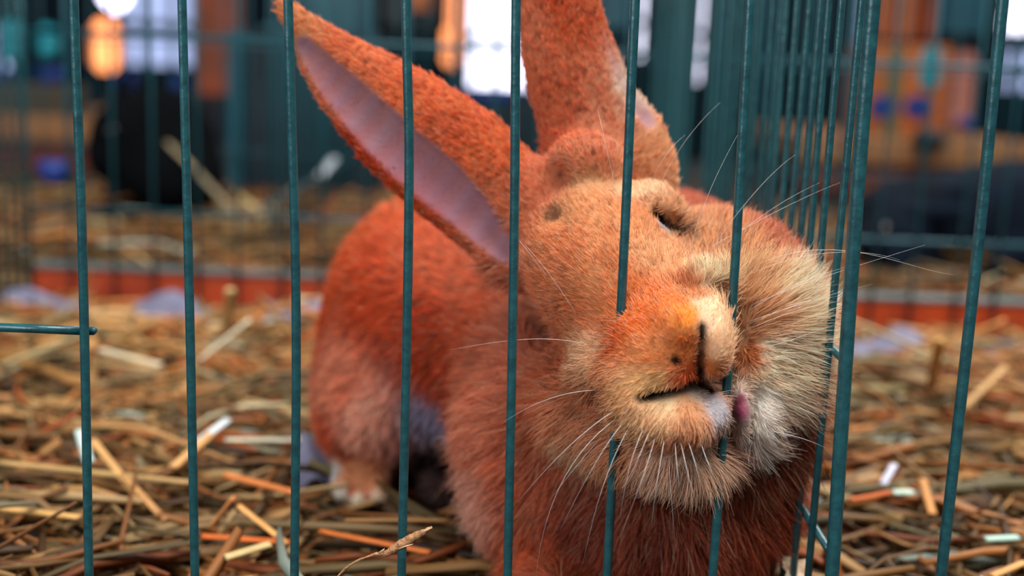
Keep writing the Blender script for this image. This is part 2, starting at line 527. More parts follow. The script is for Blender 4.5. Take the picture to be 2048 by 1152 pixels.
# coat, with some shade painted in: 3D patches  (px, py, Y, radius m, colour, fur length m, lean)
RUST, ORG, MID, CREAM, PALE, WHITE = (168, 66, 24), (196, 88, 40), (196, 112, 66), (206, 160, 112), (206, 176, 138), (222, 206, 188)
patches = [
    (700, 480, 0.20, 0.030, (200, 90, 48)), (760, 600, 0.18, 0.030, (186, 70, 30)), (650, 600, 0.20, 0.02, (192, 76, 30)), (860, 520, 0.16, 0.025, (200, 98, 62)), (840, 640, 0.16, 0.022, (172, 62, 28)), (760, 400, 0.2, 0.015, (206, 108, 66)), (920, 560, 0.15, 0.02, (196, 100, 66)),
    (870, 740, 0.15, 0.025, (176, 68, 32)), (960, 640, 0.13, 0.025, (186, 88, 54)), (1000, 560, 0.12, 0.01, (120, 56, 40)), (690, 770, 0.15, 0.020, (205, 112, 80)), (740, 830, 0.13, 0.024, (222, 158, 134)), (680, 760, 0.14, 0.022, (220, 140, 108)), (800, 870, 0.13, 0.012, (190, 130, 116)), (655, 860, 0.16, 0.012, (190, 80, 40)),
    (850, 840, 0.135, 0.020, (150, 142, 166)), (880, 910, 0.17, 0.018, (60, 44, 46)), (860, 970, 0.15, 0.015, (70, 46, 42)), (725, 940, 0.14, 0.012, (216, 140, 96)), (668, 950, 0.14, 0.006, (206, 214, 210)), (684, 992, 0.13, 0.005, (226, 214, 196)), (716, 1004, 0.13, 0.005, (226, 206, 180)), (752, 1000, 0.13, 0.005, (220, 190, 160)), (700, 985, 0.13, 0.003, (190, 84, 44)), (735, 990, 0.13, 0.003, (180, 70, 36)), (690, 905, 0.17, 0.008, (150, 70, 44)),  # dark patches beside belly and far foot paint the shade there
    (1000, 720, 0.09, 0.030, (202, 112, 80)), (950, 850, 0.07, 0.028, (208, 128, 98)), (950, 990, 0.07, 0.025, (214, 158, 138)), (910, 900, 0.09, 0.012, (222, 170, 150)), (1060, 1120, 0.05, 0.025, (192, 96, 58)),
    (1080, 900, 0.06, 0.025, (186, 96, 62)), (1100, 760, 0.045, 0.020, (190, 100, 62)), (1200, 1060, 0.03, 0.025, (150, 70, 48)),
    (1330, 1000, 0.03, 0.030, (140, 62, 40)), (1480, 980, 0.03, 0.028, (144, 64, 38)), (1560, 900, 0.035, 0.020, (128, 52, 30)), (1625, 820, 0.07, 0.010, (170, 70, 36)), (1662, 800, 0.05, 0.012, (216, 134, 104)), (1660, 950, 0.05, 0.012, (206, 130, 104)),  # dewlap tones darkened to paint the head's shadow
    (1450, 400, 0.13, 0.030, (196, 106, 78)), (1550, 470, 0.10, 0.02, (190, 98, 68)),
    (1180, 420, 0.015, 0.014, (218, 150, 100)), (1120, 520, 0.03, 0.016, (212, 126, 78)), (1200, 530, 0.012, 0.016, (220, 142, 92)), (1090, 600, 0.035, 0.012, (204, 108, 62)), (1170, 620, 0.02, 0.014, (212, 122, 72)),
    (1180, 365, 0.03, 0.009, (214, 158, 112)), (1280, 380, 0.04, 0.009, (226, 186, 148)), (1270, 440, 0.02, 0.012, (220, 146, 96)), (1300, 510, 0.01, 0.014, (220, 160, 114)), (1270, 590, 0.0, 0.014, (218, 122, 66)),
    (1335, 472, 0.02, 0.004, (214, 180, 150)), (1075, 662, 0.03, 0.008, (112, 60, 40)), (1098, 676, 0.085, 0.007, (52, 30, 24)), (1110, 693, 0.085, 0.006, (26, 17, 15)), (1325, 436, 0.03, 0.0022, (60, 42, 34)), (1120, 350, 0.05, 0.0028, (50, 34, 26)), (1110, 434, 0.04, 0.0035, (104, 66, 44)), (1400, 480, 0.04, 0.016, (208, 152, 108)), (1470, 480, 0.04, 0.018, (204, 140, 94)), (1420, 535, 0.012, 0.008, (232, 204, 168)), (1400, 525, 0.01, 0.004, (220, 176, 134)), (1375, 575, 0.0, 0.005, (206, 124, 74)), (1390, 595, 0.005, 0.008, (210, 140, 92)),  # dark tones in the eye hollow and ear notches paint recess shade
    (1170, 700, 0.01, 0.012, (214, 164, 126)), (1200, 760, 0.008, 0.012, (204, 136, 92)), (1140, 820, 0.02, 0.015, (196, 122, 82)), (1150, 900, 0.02, 0.015, (202, 160, 126)),
    (1280, 640, -0.012, 0.011, (216, 108, 48)), (1340, 600, -0.008, 0.010, (222, 122, 56)), (1300, 700, -0.02, 0.010, (220, 132, 76)), (1370, 690, -0.024, 0.008, (220, 122, 62)), (1230, 680, -0.008, 0.009, (206, 98, 48)),
    (1375, 630, -0.022, 0.007, (246, 146, 52)), (1415, 605, -0.015, 0.008, (238, 202, 166)), (1425, 650, -0.02, 0.008, (240, 196, 158)), (1440, 690, -0.02, 0.008, (232, 176, 134)), (1422, 735, -0.02, 0.005, (196, 108, 56)),
    (1440, 760, -0.016, 0.005, (208, 180, 192)), (1375, 745, -0.022, 0.006, (196, 84, 36)), (1300, 765, -0.018, 0.008, (222, 168, 112)), (1240, 790, -0.008, 0.009, (214, 158, 108)),
    (1300, 840, -0.015, 0.010, (224, 174, 130)), (1330, 812, -0.015, 0.007, (236, 202, 158)), (1370, 825, -0.018, 0.008, (214, 152, 108)), (1395, 792, -0.018, 0.004, (230, 200, 180)), (1432, 818, -0.014, 0.006, (196, 188, 194)), (1350, 890, -0.01, 0.010, (190, 118, 82)), (1250, 900, 0.01, 0.012, (196, 132, 94)), (1400, 900, 0.0, 0.010, (204, 166, 140)),
    (1320, 940, 0.02, 0.012, (204, 164, 140)), (1480, 822, 0.003, 0.0042, (158, 72, 100)), (1480, 800, 0.003, 0.0032, (120, 50, 70)), (1528, 800, 0.002, 0.009, (232, 220, 210)), (1515, 850, 0.002, 0.008, (232, 220, 210)), (1500, 870, 0.01, 0.009, (226, 206, 196)), (1500, 710, 0.005, 0.007, (216, 128, 72)), (1545, 690, 0.005, 0.008, (226, 210, 186)),
    (1500, 560, 0.012, 0.016, (222, 172, 126)), (1580, 600, 0.02, 0.016, (236, 206, 176)), (1620, 660, 0.03, 0.014, (232, 200, 168)), (1560, 740, 0.015, 0.013, (234, 210, 182)), (1590, 690, 0.02, 0.008, (236, 216, 190)), (1570, 790, 0.02, 0.008, (232, 212, 192)), (1600, 760, 0.03, 0.012, (212, 172, 140)), (1520, 640, 0.01, 0.012, (216, 162, 118)),
    (860, 180, 0.07, 0.018, (208, 104, 60)), (980, 290, 0.06, 0.018, (204, 100, 56)), (900, 260, 0.06, 0.016, (190, 88, 50)), (1000, 400, 0.05, 0.018, (186, 98, 64)), (720, 110, 0.07, 0.016, (208, 112, 70)), (870, 150, 0.07, 0.008, (214, 130, 92)), (600, 40, 0.08, 0.012, (206, 128, 84)), (740, 320, 0.08, 0.012, (184, 62, 24)), (840, 420, 0.08, 0.012, (186, 70, 30)),
    (1090, 350, 0.06, 0.014, (206, 116, 80)), (1070, 60, 0.06, 0.014, (208, 120, 84)), (1130, 60, 0.06, 0.012, (190, 88, 50)), (1130, 180, 0.06, 0.018, (200, 106, 70)), (1190, 200, 0.06, 0.015, (206, 130, 96)), (1120, 280, 0.06, 0.012, (190, 94, 60)), (1180, 310, 0.04, 0.012, (196, 110, 74)), (1110, 0, 0.06, 0.01, (186, 74, 36)),
    (1250, 180, 0.075, 0.010, (222, 196, 176)), (1320, 330, 0.07, 0.014, (220, 150, 106)), (1350, 380, 0.07, 0.012, (216, 162, 120)), (1100, -200, 0.07, 0.03, (196, 100, 60)),
]
def snap(p):
    ys = np.arange(-0.05, 0.30, 0.0008)
    X = np.array([P(p[0], p[1], y) for y in ys]).astype(np.float32)
    f = eval_pts(prims, X) < 0
    if not f.any(): return P(*p[:3])
    y = float(ys[np.argmax(f)])
    return P(p[0], p[1], y) if abs(y - p[2]) < 0.07 else P(*p[:3])
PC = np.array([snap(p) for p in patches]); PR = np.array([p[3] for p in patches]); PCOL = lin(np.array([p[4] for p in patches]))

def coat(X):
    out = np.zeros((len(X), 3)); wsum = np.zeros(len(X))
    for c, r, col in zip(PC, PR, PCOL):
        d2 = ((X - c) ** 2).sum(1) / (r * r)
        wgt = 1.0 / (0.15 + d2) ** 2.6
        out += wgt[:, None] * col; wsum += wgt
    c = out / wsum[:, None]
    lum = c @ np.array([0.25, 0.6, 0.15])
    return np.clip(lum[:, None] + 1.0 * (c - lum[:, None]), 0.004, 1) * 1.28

def dmin(X, lst, op='cut'):
    d = np.full(len(X), 1.0)
    for p in lst: d = np.minimum(d, pd(p, X.astype(np.float64)))
    return d
cutsL = [p for p in prims[NH:NE1] if p.op == 'cut']
cutsR = [p for p in prims[NE1:-3] if p.op == 'cut']
slits = prims[n_s0:n_s1 + 1]
_c = [p for p in prims[NB:NH] if p.op == 'cut']; eyes_c = [_c[0], _c[2]]
earL = [p for p in prims[NH:NE1] if p.op == 'add']; earR = [p for p in prims[NE1:] if p.op == 'add'][:-1]

def shade(X, fur_pass=False):
    """coat colour with its painted shade at body points, and masks"""
    col = coat(X)
    dL = dmin(X, cutsL); dR = dmin(X, cutsR)
    inn = np.clip(1 - (np.minimum(dL, dR) - 0.0004) / 0.0014, 0, 1)
    pink = lin((150, 100, 116)); pale = lin((168, 132, 128))
    tt = np.clip(vnoise(X, 25.0) * 0.9, 0, 1)[:, None]
    ic = pink * (1 - tt) + pale * tt
    col = col * (1 - inn[:, None]) + ic * inn[:, None]
    ds = dmin(X, slits)
    sf = np.clip(1 - (ds - 0.0002) / 0.0014, 0, 1)
    sl = np.clip(1 - (ds - 0.0004) / 0.0011, 0, 1)
    col = col * (1 - sl[:, None]) + lin((34, 14, 16)) * sl[:, None]
    de = dmin(X, eyes_c)
    se = np.clip(1 - (de - 0.0003) / 0.0014, 0, 1)
    col = col * (1 - 0.85 * se[:, None]) + 0.85 * lin((30, 22, 20)) * se[:, None]
    return col, inn, (sl if not fur_pass else np.maximum(sf * 0.95, sl)), se

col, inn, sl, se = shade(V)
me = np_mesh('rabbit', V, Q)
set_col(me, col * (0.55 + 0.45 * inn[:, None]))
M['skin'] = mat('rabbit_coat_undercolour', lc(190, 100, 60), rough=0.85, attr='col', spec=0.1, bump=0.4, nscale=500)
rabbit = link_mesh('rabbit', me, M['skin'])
tag(rabbit, 'large orange rabbit pushing its muzzle out between the green bars, eyes shut', 'rabbit')

# --- fur as hair curves
NOSE = P(1400, 745, -0.022)
def fur(name, sel_w, n, length_f, rad, lean, m, parent, seed, npt=5, clump=0.0022, clumpamt=0.45, gcol=1.0, darks=0.07, lights=0.2):
    r = np.random.default_rng(seed)
    tri = np.concatenate([Q[:, [0, 1, 2]], Q[:, [0, 2, 3]]])
    a = V[tri[:, 0]]; b_ = V[tri[:, 1]]; c = V[tri[:, 2]]
    ar = np.linalg.norm(np.cross(b_ - a, c - a), axis=1) * 0.5
    ctr = (a + b_ + c) / 3; nn = N[tri].mean(1)
    wgt = ar * sel_w(ctr, nn)
    wgt = wgt / wgt.sum()
    t = r.choice(len(tri), n, p=wgt)
    u = r.random(n); v = r.random(n); fl = u + v > 1; u[fl] = 1 - u[fl]; v[fl] = 1 - v[fl]
    X = a[t] + u[:, None] * (b_[t] - a[t]) + v[:, None] * (c[t] - a[t])
    nr = N[tri[t, 0]] * (1 - u - v)[:, None] + N[tri[t, 1]] * u[:, None] + N[tri[t, 2]] * v[:, None]
    nr /= np.linalg.norm(nr, axis=1, keepdims=True) + 1e-9
    colr, inn_, sl_, se_ = shade(X, True)
    def dirf(X, nr):
        fl = X - NOSE
        fl = fl / (np.linalg.norm(fl, axis=1, keepdims=True) + 1e-9)
        body = np.clip((X[:, 1] - 0.05) / 0.06, 0, 1)[:, None]
        rt = np.exp(-((X - P(1520, 770, 0.010)) ** 2).sum(1) / 0.017 ** 2)[:, None]
        fl = fl + rt * np.array([2.2, 0.3, -0.9])
        low = np.clip((0.13 - X[:, 2]) / 0.05, 0, 1)[:, None]
        fl = fl + np.array([0, 0.4, -0.5]) * body + np.array([0, 0, -0.5]) * low
        el_ = np.clip(1 - (dmin(X, earL) - 0.001) / 0.003, 0, 1)[:, None]; er_ = np.clip(1 - (dmin(X, earR) - 0.001) / 0.003, 0, 1)[:, None]
        aL = (earL[-1].b - earL[1].a); aL = aL / np.linalg.norm(aL); aR = (earR[-1].b - earR[1].a); aR = aR / np.linalg.norm(aR)
        ee = np.maximum(el_, er_)
        fl = fl * (1 - 0.75 * ee) + np.where(el_ > er_, aL, aR) * ee
        w1 = np.stack([vnoise(X + 3, 70) - .5, vnoise(X + 7, 70) - .5, vnoise(X + 11, 70) - .5], 1)
        fl = fl + 0.7 * w1
        fl = fl - nr * (fl * nr).sum(1, keepdims=True)
        return fl / (np.linalg.norm(fl, axis=1, keepdims=True) + 1e-9)
    tng = dirf(X, nr)
    L = length_f(X, inn_, sl_, se_) * (0.65 + 0.6 * r.random(n)) * (0.8 + 0.4 * vnoise(X, 300))
    ok = L > 0.0004
    X, nr, tng, L, colr = X[ok], nr[ok], tng[ok], L[ok], colr[ok]; n = len(X)
    # clumps: roots in one jittered cell share a target
    cell = np.floor(X / clump + 0.35 * (np.stack([vnoise(X, 400), vnoise(X + 5, 400), vnoise(X + 9, 400)], 1)))
    h = (cell[:, 0] * 73856093 + cell[:, 1] * 19349663 + cell[:, 2] * 83492791).astype(np.int64)
    _, inv = np.unique(h, return_inverse=True)
    ng = inv.max() + 1
    cc = np.stack([np.bincount(inv, X[:, i], ng) for i in range(3)], 1) / np.bincount(inv, minlength=ng)[:, None]
    gl = r.normal(0, 1, (ng, 3)); gv = r.normal(0, 1, ng)
    tng = tng + 0.16 * gl[inv] + 0.13 * r.normal(0, 1, (n, 3))
    ln = np.clip(lean + 0.10 * r.normal(0, 1, n), 0.15, 0.97)
    d0 = nr * (1 - ln)[:, None] * 1.5 + tng * ln[:, None]
    d0 /= np.linalg.norm(d0, axis=1, keepdims=True)
    s = np.linspace(0, 1, npt)
    pts = np.empty((n, npt, 3), np.float32)
    for j, q_ in enumerate(s):
        dd = d0 + nr * (0.30 - 0.55 * q_)[..., None] if False else d0 + nr * (0.25 - 0.5 * q_)
        dd = dd / np.linalg.norm(dd, axis=1, keepdims=True)
        base = X - nr * 0.0004
        p_ = base + dd * (L * q_)[:, None]
        tgt = (cc[inv] + d0 * L[:, None] * q_)
        p_ = p_ + (tgt - p_) * (clumpamt * q_ ** 1.5)
        pts[:, j] = p_
    rr = rad * (0.75 + 0.5 * r.random(n))[:, None] * (1.0 - 0.75 * s[None, :] ** 1.6)
    var = np.clip(1 + gcol * (0.16 * gv[inv] + 0.14 * r.normal(0, 1, n)), 0.35, 1.7)
    tipw = s[None, :, None]
    cl = colr[:, None, :] * var[:, None, None]
    sp = r.random(n)
    light = (sp > 1 - lights)[:, None, None]
    cl = np.where(light, cl * 0.55 + 0.45 * np.array(lin((240, 206, 170))), cl)
    dark = (sp < darks)[:, None, None]
    cl = np.where(dark, cl * (1 - 0.65 * tipw), cl)
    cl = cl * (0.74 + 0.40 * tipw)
    cl = np.clip(np.broadcast_to(cl, (n, npt, 3)), 0, 0.95)
    hc = bpy.data.hair_curves.new(name)
    hc.add_curves([npt] * n)
    hc.position_data.foreach_set('vector', pts.astype(np.float32).ravel()) if hasattr(hc, 'position_data') else hc.attributes['position'].data.foreach_set('vector', pts.ravel())
    ra = hc.attributes.get('radius') or hc.attributes.new('radius', 'FLOAT', 'POINT')
    ra.data.foreach_set('value', rr.astype(np.float32).ravel())
    ca = hc.attributes.new('col', 'FLOAT_COLOR', 'POINT')
    ca.data.foreach_set('color', np.concatenate([cl, np.ones((n, npt, 1))], 2).astype(np.float32).ravel())
    hc.materials.append(m)
    o = bpy.data.objects.new(name, hc); C.objects.link(o); o.parent = parent
    tag(o, kind='stuff')
    return o

def fur_mat(name, trans=0.38, rough=0.5):
    m = bpy.data.materials.new(name); m.use_nodes = True
    nt = m.node_tree; b = nt.nodes['Principled BSDF']; out = nt.nodes['Material Output']
    a = nt.nodes.new('ShaderNodeAttribute'); a.attribute_name = 'col'
    nt.links.new(a.outputs['Color'], b.inputs['Base Color'])
    b.inputs['Roughness'].default_value = rough; b.inputs['Specular IOR Level'].default_value = 0.35
    tr = nt.nodes.new('ShaderNodeBsdfTranslucent'); nt.links.new(a.outputs['Color'], tr.inputs['Color'])
    mx = nt.nodes.new('ShaderNodeMixShader'); mx.inputs[0].default_value = trans
    nt.links.new(b.outputs[0], mx.inputs[1]); nt.links.new(tr.outputs[0], mx.inputs[2])
    nt.links.new(mx.outputs[0], out.inputs['Surface'])
    return m
M['fur'] = fur_mat('rabbit_fur')

def vis(X, nn):
    d = CAM - X; d = d / np.linalg.norm(d, axis=1, keepdims=True)
    c = (nn * d).sum(1)
    return np.clip((c + 0.65) / 0.6, 0.06, 1)
HC = P(1290, 640, 0.03)
def in_ear(X):
    dl = dmin(X, earL); dr = dmin(X, earR)
    dh = dmin(X, [p for p in prims[NB:NH] if p.op == 'add'])
    return (np.minimum(dl, dr) < 0.003) & (dh > 0.006)
def headw(X): return np.clip((0.072 - np.linalg.norm((X - HC) * np.array([0.85, 0.8, 1.0]), axis=1)) / 0.008, 0, 1)
# distance from each fur zone sets its length
LP = [  # px, py, Y, radius, length
    (1400, 680, -0.022, 0.011, 0.0022), (1340, 690, -0.02, 0.010, 0.0025), (1330, 630, -0.015, 0.012, 0.0028), (1290, 740, -0.018, 0.010, 0.0027), (1442, 772, -0.015, 0.003, 0.0008), (1370, 790, -0.018, 0.006, 0.0020), (1430, 810, -0.014, 0.008, 0.0020), (1340, 815, -0.018, 0.008, 0.0026), (1240, 740, -0.01, 0.008, 0.003),
    (1220, 540, 0.01, 0.020, 0.0036), (1150, 480, 0.02, 0.02, 0.0038), (1250, 430, 0.03, 0.015, 0.0036), (1340, 500, 0.01, 0.012, 0.0036), (1180, 640, 0.02, 0.015, 0.0040), (1200, 720, 0.01, 0.01, 0.0045),
    (1340, 850, -0.01, 0.012, 0.0035), (1300, 930, 0.01, 0.010, 0.009), (1180, 860, 0.015, 0.015, 0.010), (1525, 820, 0.006, 0.010, 0.0040), (1510, 715, 0.006, 0.010, 0.0035), (1481, 822, 0.004, 0.006, 0.0003), (1095, 675, 0.03, 0.006, 0.0014), (1126, 690, 0.03, 0.006, 0.0010), (1138, 712, 0.03, 0.005, 0.0012), (1110, 660, 0.03, 0.006, 0.0012), (1056, 590, 0.05, 0.007, 0.0022), (1078, 640, 0.05, 0.006, 0.0016), (1122, 690, 0.04, 0.006, 0.0012), (1128, 730, 0.035, 0.007, 0.0018), (1085, 690, 0.085, 0.010, 0.0022), (1060, 665, 0.085, 0.010, 0.0025), (1108, 692, 0.085, 0.007, 0.0008), (1118, 352, 0.05, 0.005, 0.001), (1112, 440, 0.04, 0.006, 0.0012),
    (1500, 600, 0.01, 0.015, 0.010), (1600, 620, 0.03, 0.018, 0.015), (1600, 740, 0.03, 0.015, 0.014), (1550, 500, 0.05, 0.015, 0.008), (1440, 460, 0.05, 0.012, 0.008), (1400, 560, 0.01, 0.008, 0.005),
    (1330, 1020, 0.03, 0.035, 0.014), (1550, 950, 0.04, 0.030, 0.014), (1000, 900, 0.06, 0.035, 0.013), (1100, 780, 0.05, 0.02, 0.011), (1000, 700, 0.09, 0.03, 0.011), (1060, 1100, 0.05, 0.03, 0.010),
    (800, 600, 0.18, 0.06, 0.006), (1450, 400, 0.13, 0.04, 0.005), (720, 970, 0.14, 0.014, 0.0025), (1640, 850, 0.07, 0.03, 0.010),
    (1090, 650, 0.06, 0.01, 0.006), (1180, 318, 0.06, 0.02, 0.0032), (1330, 350, 0.08, 0.02, 0.0028), (1240, 330, 0.07, 0.02, 0.003), (1080, 420, 0.06, 0.02, 0.0035), (1060, 560, 0.05, 0.012, 0.005),
]
LC = np.array([snap(p) for p in LP]); LR = np.array([p[3] for p in LP]); LL = np.array([p[4] for p in LP])
def flen(X, inn_, sl_, se_):
    o_ = np.zeros(len(X)); ws = np.zeros(len(X))
    for c, r_, l in zip(LC, LR, LL):
        wgt = 1 / (0.12 + ((X - c) ** 2).sum(1) / (r_ * r_)) ** 3.2
        o_ += wgt * l; ws += wgt
    L = o_ / ws
    e = in_ear(X)
    L = np.where(e, np.where(np.linalg.norm(X - P(1150, 330, .07), axis=1) > 0.022, 0.0032, 0.0034), L)
    L = L * (1 - 0.80 * inn_) * (1 - 0.92 * sl_) * (1 - 0.85 * se_)
    return L
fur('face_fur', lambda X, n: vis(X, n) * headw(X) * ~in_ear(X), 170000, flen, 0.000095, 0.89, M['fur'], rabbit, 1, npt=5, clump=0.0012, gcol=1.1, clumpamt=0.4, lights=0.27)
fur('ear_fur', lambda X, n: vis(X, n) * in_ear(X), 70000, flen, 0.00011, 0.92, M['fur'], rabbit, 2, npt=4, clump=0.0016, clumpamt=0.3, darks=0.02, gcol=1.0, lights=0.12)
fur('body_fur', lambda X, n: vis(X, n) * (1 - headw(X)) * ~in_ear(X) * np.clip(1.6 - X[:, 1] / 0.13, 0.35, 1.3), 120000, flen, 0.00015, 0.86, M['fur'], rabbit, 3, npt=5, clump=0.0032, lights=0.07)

# --- eyes
M['eye'] = mat('dark_eye', lc(14, 10, 10), rough=0.08, spec=0.8)
M['lid'] = mat('pale_blue_lid', lc(168, 178, 206), rough=0.4)
M['lash'] = mat('dark_lash', lc(44, 34, 26), rough=0.5)
M['whisk'] = mat('white_whisker', lc(236, 232, 228), rough=0.35)
def uvs(c, r, seg=16, ring=10, sc_=(1, 1, 1)):
    v = [(c[0], c[1], c[2] + r * sc_[2])]; f = []
    for i in range(1, ring):
        th = math.pi * i / ring
        for k in range(seg):
            ph = 2 * math.pi * k / seg
            v.append((c[0] + r * sc_[0] * math.sin(th) * math.cos(ph), c[1] + r * sc_[1] * math.sin(th) * math.sin(ph), c[2] + r * sc_[2] * math.cos(th)))
    v.append((c[0], c[1], c[2] - r * sc_[2])); e = len(v) - 1
    for k in range(seg):
        f.append((0, 1 + k, 1 + (k + 1) % seg)); f.append((e, e - seg + (k + 1) % seg, e - seg + k))
        for i in range(ring - 2):
            a_ = 1 + i * seg
            f.append((a_ + k, a_ + seg + k, a_ + seg + (k + 1) % seg, a_ + (k + 1) % seg))
    return v, f
def surf_pt(px, py, y0=-0.05, y1=0.14):
    """first hit of the line of sight with the body"""
    ys = np.arange(y0, y1, 0.0006)
    X = np.array([P(px, py, y) for y in ys]).astype(np.float32)
    f = eval_pts(prims, X)
    k = np.argmax(f < 0)
    return X[k].astype(float), float(ys[k])
EYES = [(1326, 441), (1114, 689)]
for (ex, ey) in EYES:
    s_, yy = surf_pt(ex, ey)
    c_ = P(ex, ey, yy + 0.0042)
    v, f = uvs(c_, 0.0048)
    link_mesh('eye', pydata('eye', v, f), M['eye'], rabbit)
def yof(px, py, off): return surf_pt(px, py)[1] + off
lid = MB().tube([P(1308, 436, yof(1308, 436, 0.0)), P(1320, 451, yof(1320, 451, -0.0008)), P(1333, 461, yof(1333, 461, -0.0010)), P(1345, 467, yof(1345, 467, -0.0006))], [0.0004, 0.0009, 0.0009, 0.0003], n=8)
lid.build('eyelid', M['lid'], rabbit)
lash = MB()
for k in range(34):
    t = k / 33
    bx_, by_ = 1310 + 40 * t + random.uniform(-2, 2), 424 + 38 * t + random.uniform(-3, 2)
    y0 = yof(bx_, by_, -0.0005)
    ang = math.radians(-75 + 70 * t + random.uniform(-12, 12)); ln = random.uniform(24, 52)
    pts = [P(bx_ + math.cos(ang) * ln * s_, by_ + math.sin(ang) * ln * s_ - 4 * s_ * s_, y0 - 0.002 * math.sin(math.pi * s_ * .6)) for s_ in (0, .33, .66, 1)]
    lash.tube(pts, [0.00016, 0.00014, 0.00009, 0.00003], n=4)
for k in range(22):
    bx_, by_ = 1358 + random.uniform(-6, 22), 468 + random.uniform(-8, 8)
    y0 = yof(bx_, by_, -0.0005); ang = math.radians(random.uniform(-60, -25)); ln = random.uniform(20, 45)
    pts = [P(bx_ + math.cos(ang) * ln * s_, by_ + math.sin(ang) * ln * s_, y0 - 0.002 * s_) for s_ in (0, .5, 1)]
    lash.tube(pts, [0.0001, 0.00008, 0.00002], n=4)
lash.build('eyelashes', M['lash'], rabbit)

# --- whiskers
W = [  # root, mid, tip (px, py), root radius scale
    [(1180, 690), (1110, 672), (1040, 672), (900, 700)], [(1200, 780), (1130, 780), (1060, 805), (1000, 850)],
    [(1230, 820), (1150, 870), (1080, 950), (1035, 1005)], [(1235, 835), (1170, 880), (1110, 950), (1080, 1060), (1072, 1152)],
    [(1225, 850), (1160, 920), (1130, 960), (1100, 1000)], [(1260, 850), (1215, 930), (1190, 1010), (1165, 1130)],
    [(1290, 850), (1260, 910), (1245, 990), (1240, 1040)], [(1330, 870), (1318, 940), (1305, 1010), (1303, 1062)],
    [(1338, 900), (1338, 960), (1345, 1010), (1350, 1090)], [(1360, 880), (1375, 940), (1382, 990), (1408, 1040)],
    [(1400, 880), (1415, 930), (1430, 960), (1450, 985)], [(1312, 870), (1295, 930), (1270, 1000), (1240, 1075)],
    [(1250, 840), (1200, 900), (1160, 980), (1120, 1060)], [(1375, 880), (1390, 920), (1400, 960), (1406, 1000)],
    [(1300, 860), (1280, 910), (1262, 950), (1250, 975)], [(1350, 880), (1352, 930), (1360, 980), (1362, 1000)],
    [(1470, 640), (1560, 575), (1640, 548), (1690, 535)], [(1480, 620), (1580, 575), (1650, 550), (1850, 490)],
    [(1475, 660), (1570, 610), (1640, 595), (1745, 568)], [(1480, 650), (1560, 620), (1620, 600), (1690, 590)],
    [(1470, 670), (1540, 640), (1600, 610), (1700, 600)], [(1480, 560), (1580, 500), (1720, 490), (1800, 520)],
    [(1490, 540), (1600, 480), (1720, 478), (1830, 545), (1910, 550)], [(1440, 500), (1480, 460), (1560, 400), (1640, 365)],
    [(1400, 540), (1440, 460), (1540, 340), (1590, 310)], [(1375, 520), (1395, 430), (1430, 350), (1475, 270)],
    [(1410, 500), (1500, 450), (1600, 395), (1680, 365)], [(1320, 370), (1350, 300), (1400, 240), (1440, 205)],
    [(1240, 420), (1215, 300), (1200, 240), (1195, 215)], [(1290, 395), (1305, 350), (1330, 300), (1370, 270)],
    [(1500, 700), (1570, 690), (1630, 660), (1700, 640)], [(1530, 860), (1600, 870), (1640, 890), (1660, 900)],
    [(1470, 860), (1500, 900), (1530, 930), (1545, 960)], [(1100, 560), (1060, 510), (1040, 480), (1020, 460)],
    [(1160, 640), (1110, 560), (1080, 520), (1050, 490)],
]
from mathutils import geometry as _g
def bez(pts, n=14):
    pts = [np.array(p, float) for p in pts]
    out = []
    for t in np.linspace(0, 1, n):
        q_ = list(pts)
        while len(q_) > 1: q_ = [q_[i] * (1 - t) + q_[i + 1] * t for i in range(len(q_) - 1)]
        out.append(q_[0])
    return out
wh = 0
for path in W:
    p2 = bez(path)
    y0 = yof(path[0][0], path[0][1], 0.001)
    pts = []
    for i, q_ in enumerate(p2):
        t = i / (len(p2) - 1)
        yy = y0 - 0.012 * math.sin(math.pi * min(1, t * 0.9)) * 0.8
        hit = surf_pt(q_[0], q_[1])
        ylim = hit[1] if hit[1] > -0.049 else 0.3
        if i > 1: yy = min(yy, ylim - 0.0045)
        pts.append(P(q_[0], q_[1], yy))
    # smooth depth
    pts = [pts[0]] + [(pts[i - 1] + 2 * pts[i] + pts[i + 1]) / 4 for i in range(1, len(pts) - 1)] + [pts[-1]]
    rad = [0.000075 * (1 - 0.8 * i / (len(pts) - 1)) for i in range(len(pts))]
    MB().tube(pts, rad, n=5).build('whisker', M['whisk'], rabbit)

# ------------------------------------------------------------------ wires and cages
def wire_path(px_pts, Y, z_lo, z_hi):
    p = [P(x, y, Y) for x, y in px_pts]
    d = p[0] - p[1]; top = p[0] + d * ((z_hi - p[0][2]) / d[2])
    d = p[-1] - p[-2]; bot = p[-1] + d * ((z_lo - p[-1][2]) / d[2])
    return [top] + p + [bot]

def smooth_path(p, n=24):
    p = np.array(p); t = np.linspace(0, len(p) - 1, n)
    out = []
    for q_ in t:
        i = min(int(q_), len(p) - 2); f = q_ - i
        p0 = p[max(i - 1, 0)]; p1 = p[i]; p2 = p[i + 1]; p3 = p[min(i + 2, len(p) - 1)]
        out.append(0.5 * ((2 * p1) + (-p0 + p2) * f + (2 * p0 - 5 * p1 + 4 * p2 - p3) * f * f + (-p0 + 3 * p1 - 3 * p2 + p3) * f ** 3))
    return out
ZT = 0.42
cage = empty('wire_cage', (0, 0.3, 0), 'green wire cage with the orange rabbit inside, red plank along its back', 'cage')
nxt = empty('wire_cage', (0.4, 0.3, 0), 'neighbouring green wire cage to the right of the partition, floor of straw', 'cage')
def panel(name, rails, r, m, parent, n=8):
    e = bpy.data.objects.new(name, None); C.objects.link(e); e.empty_display_size = 0.02
    e.parent = parent; e.matrix_parent_inverse = Matrix.Translation(Vector(parent.location)).inverted()
    for a_, b_ in rails: MB().tube([a_, b_], r, n=n).build('rail', m, e)
    return e
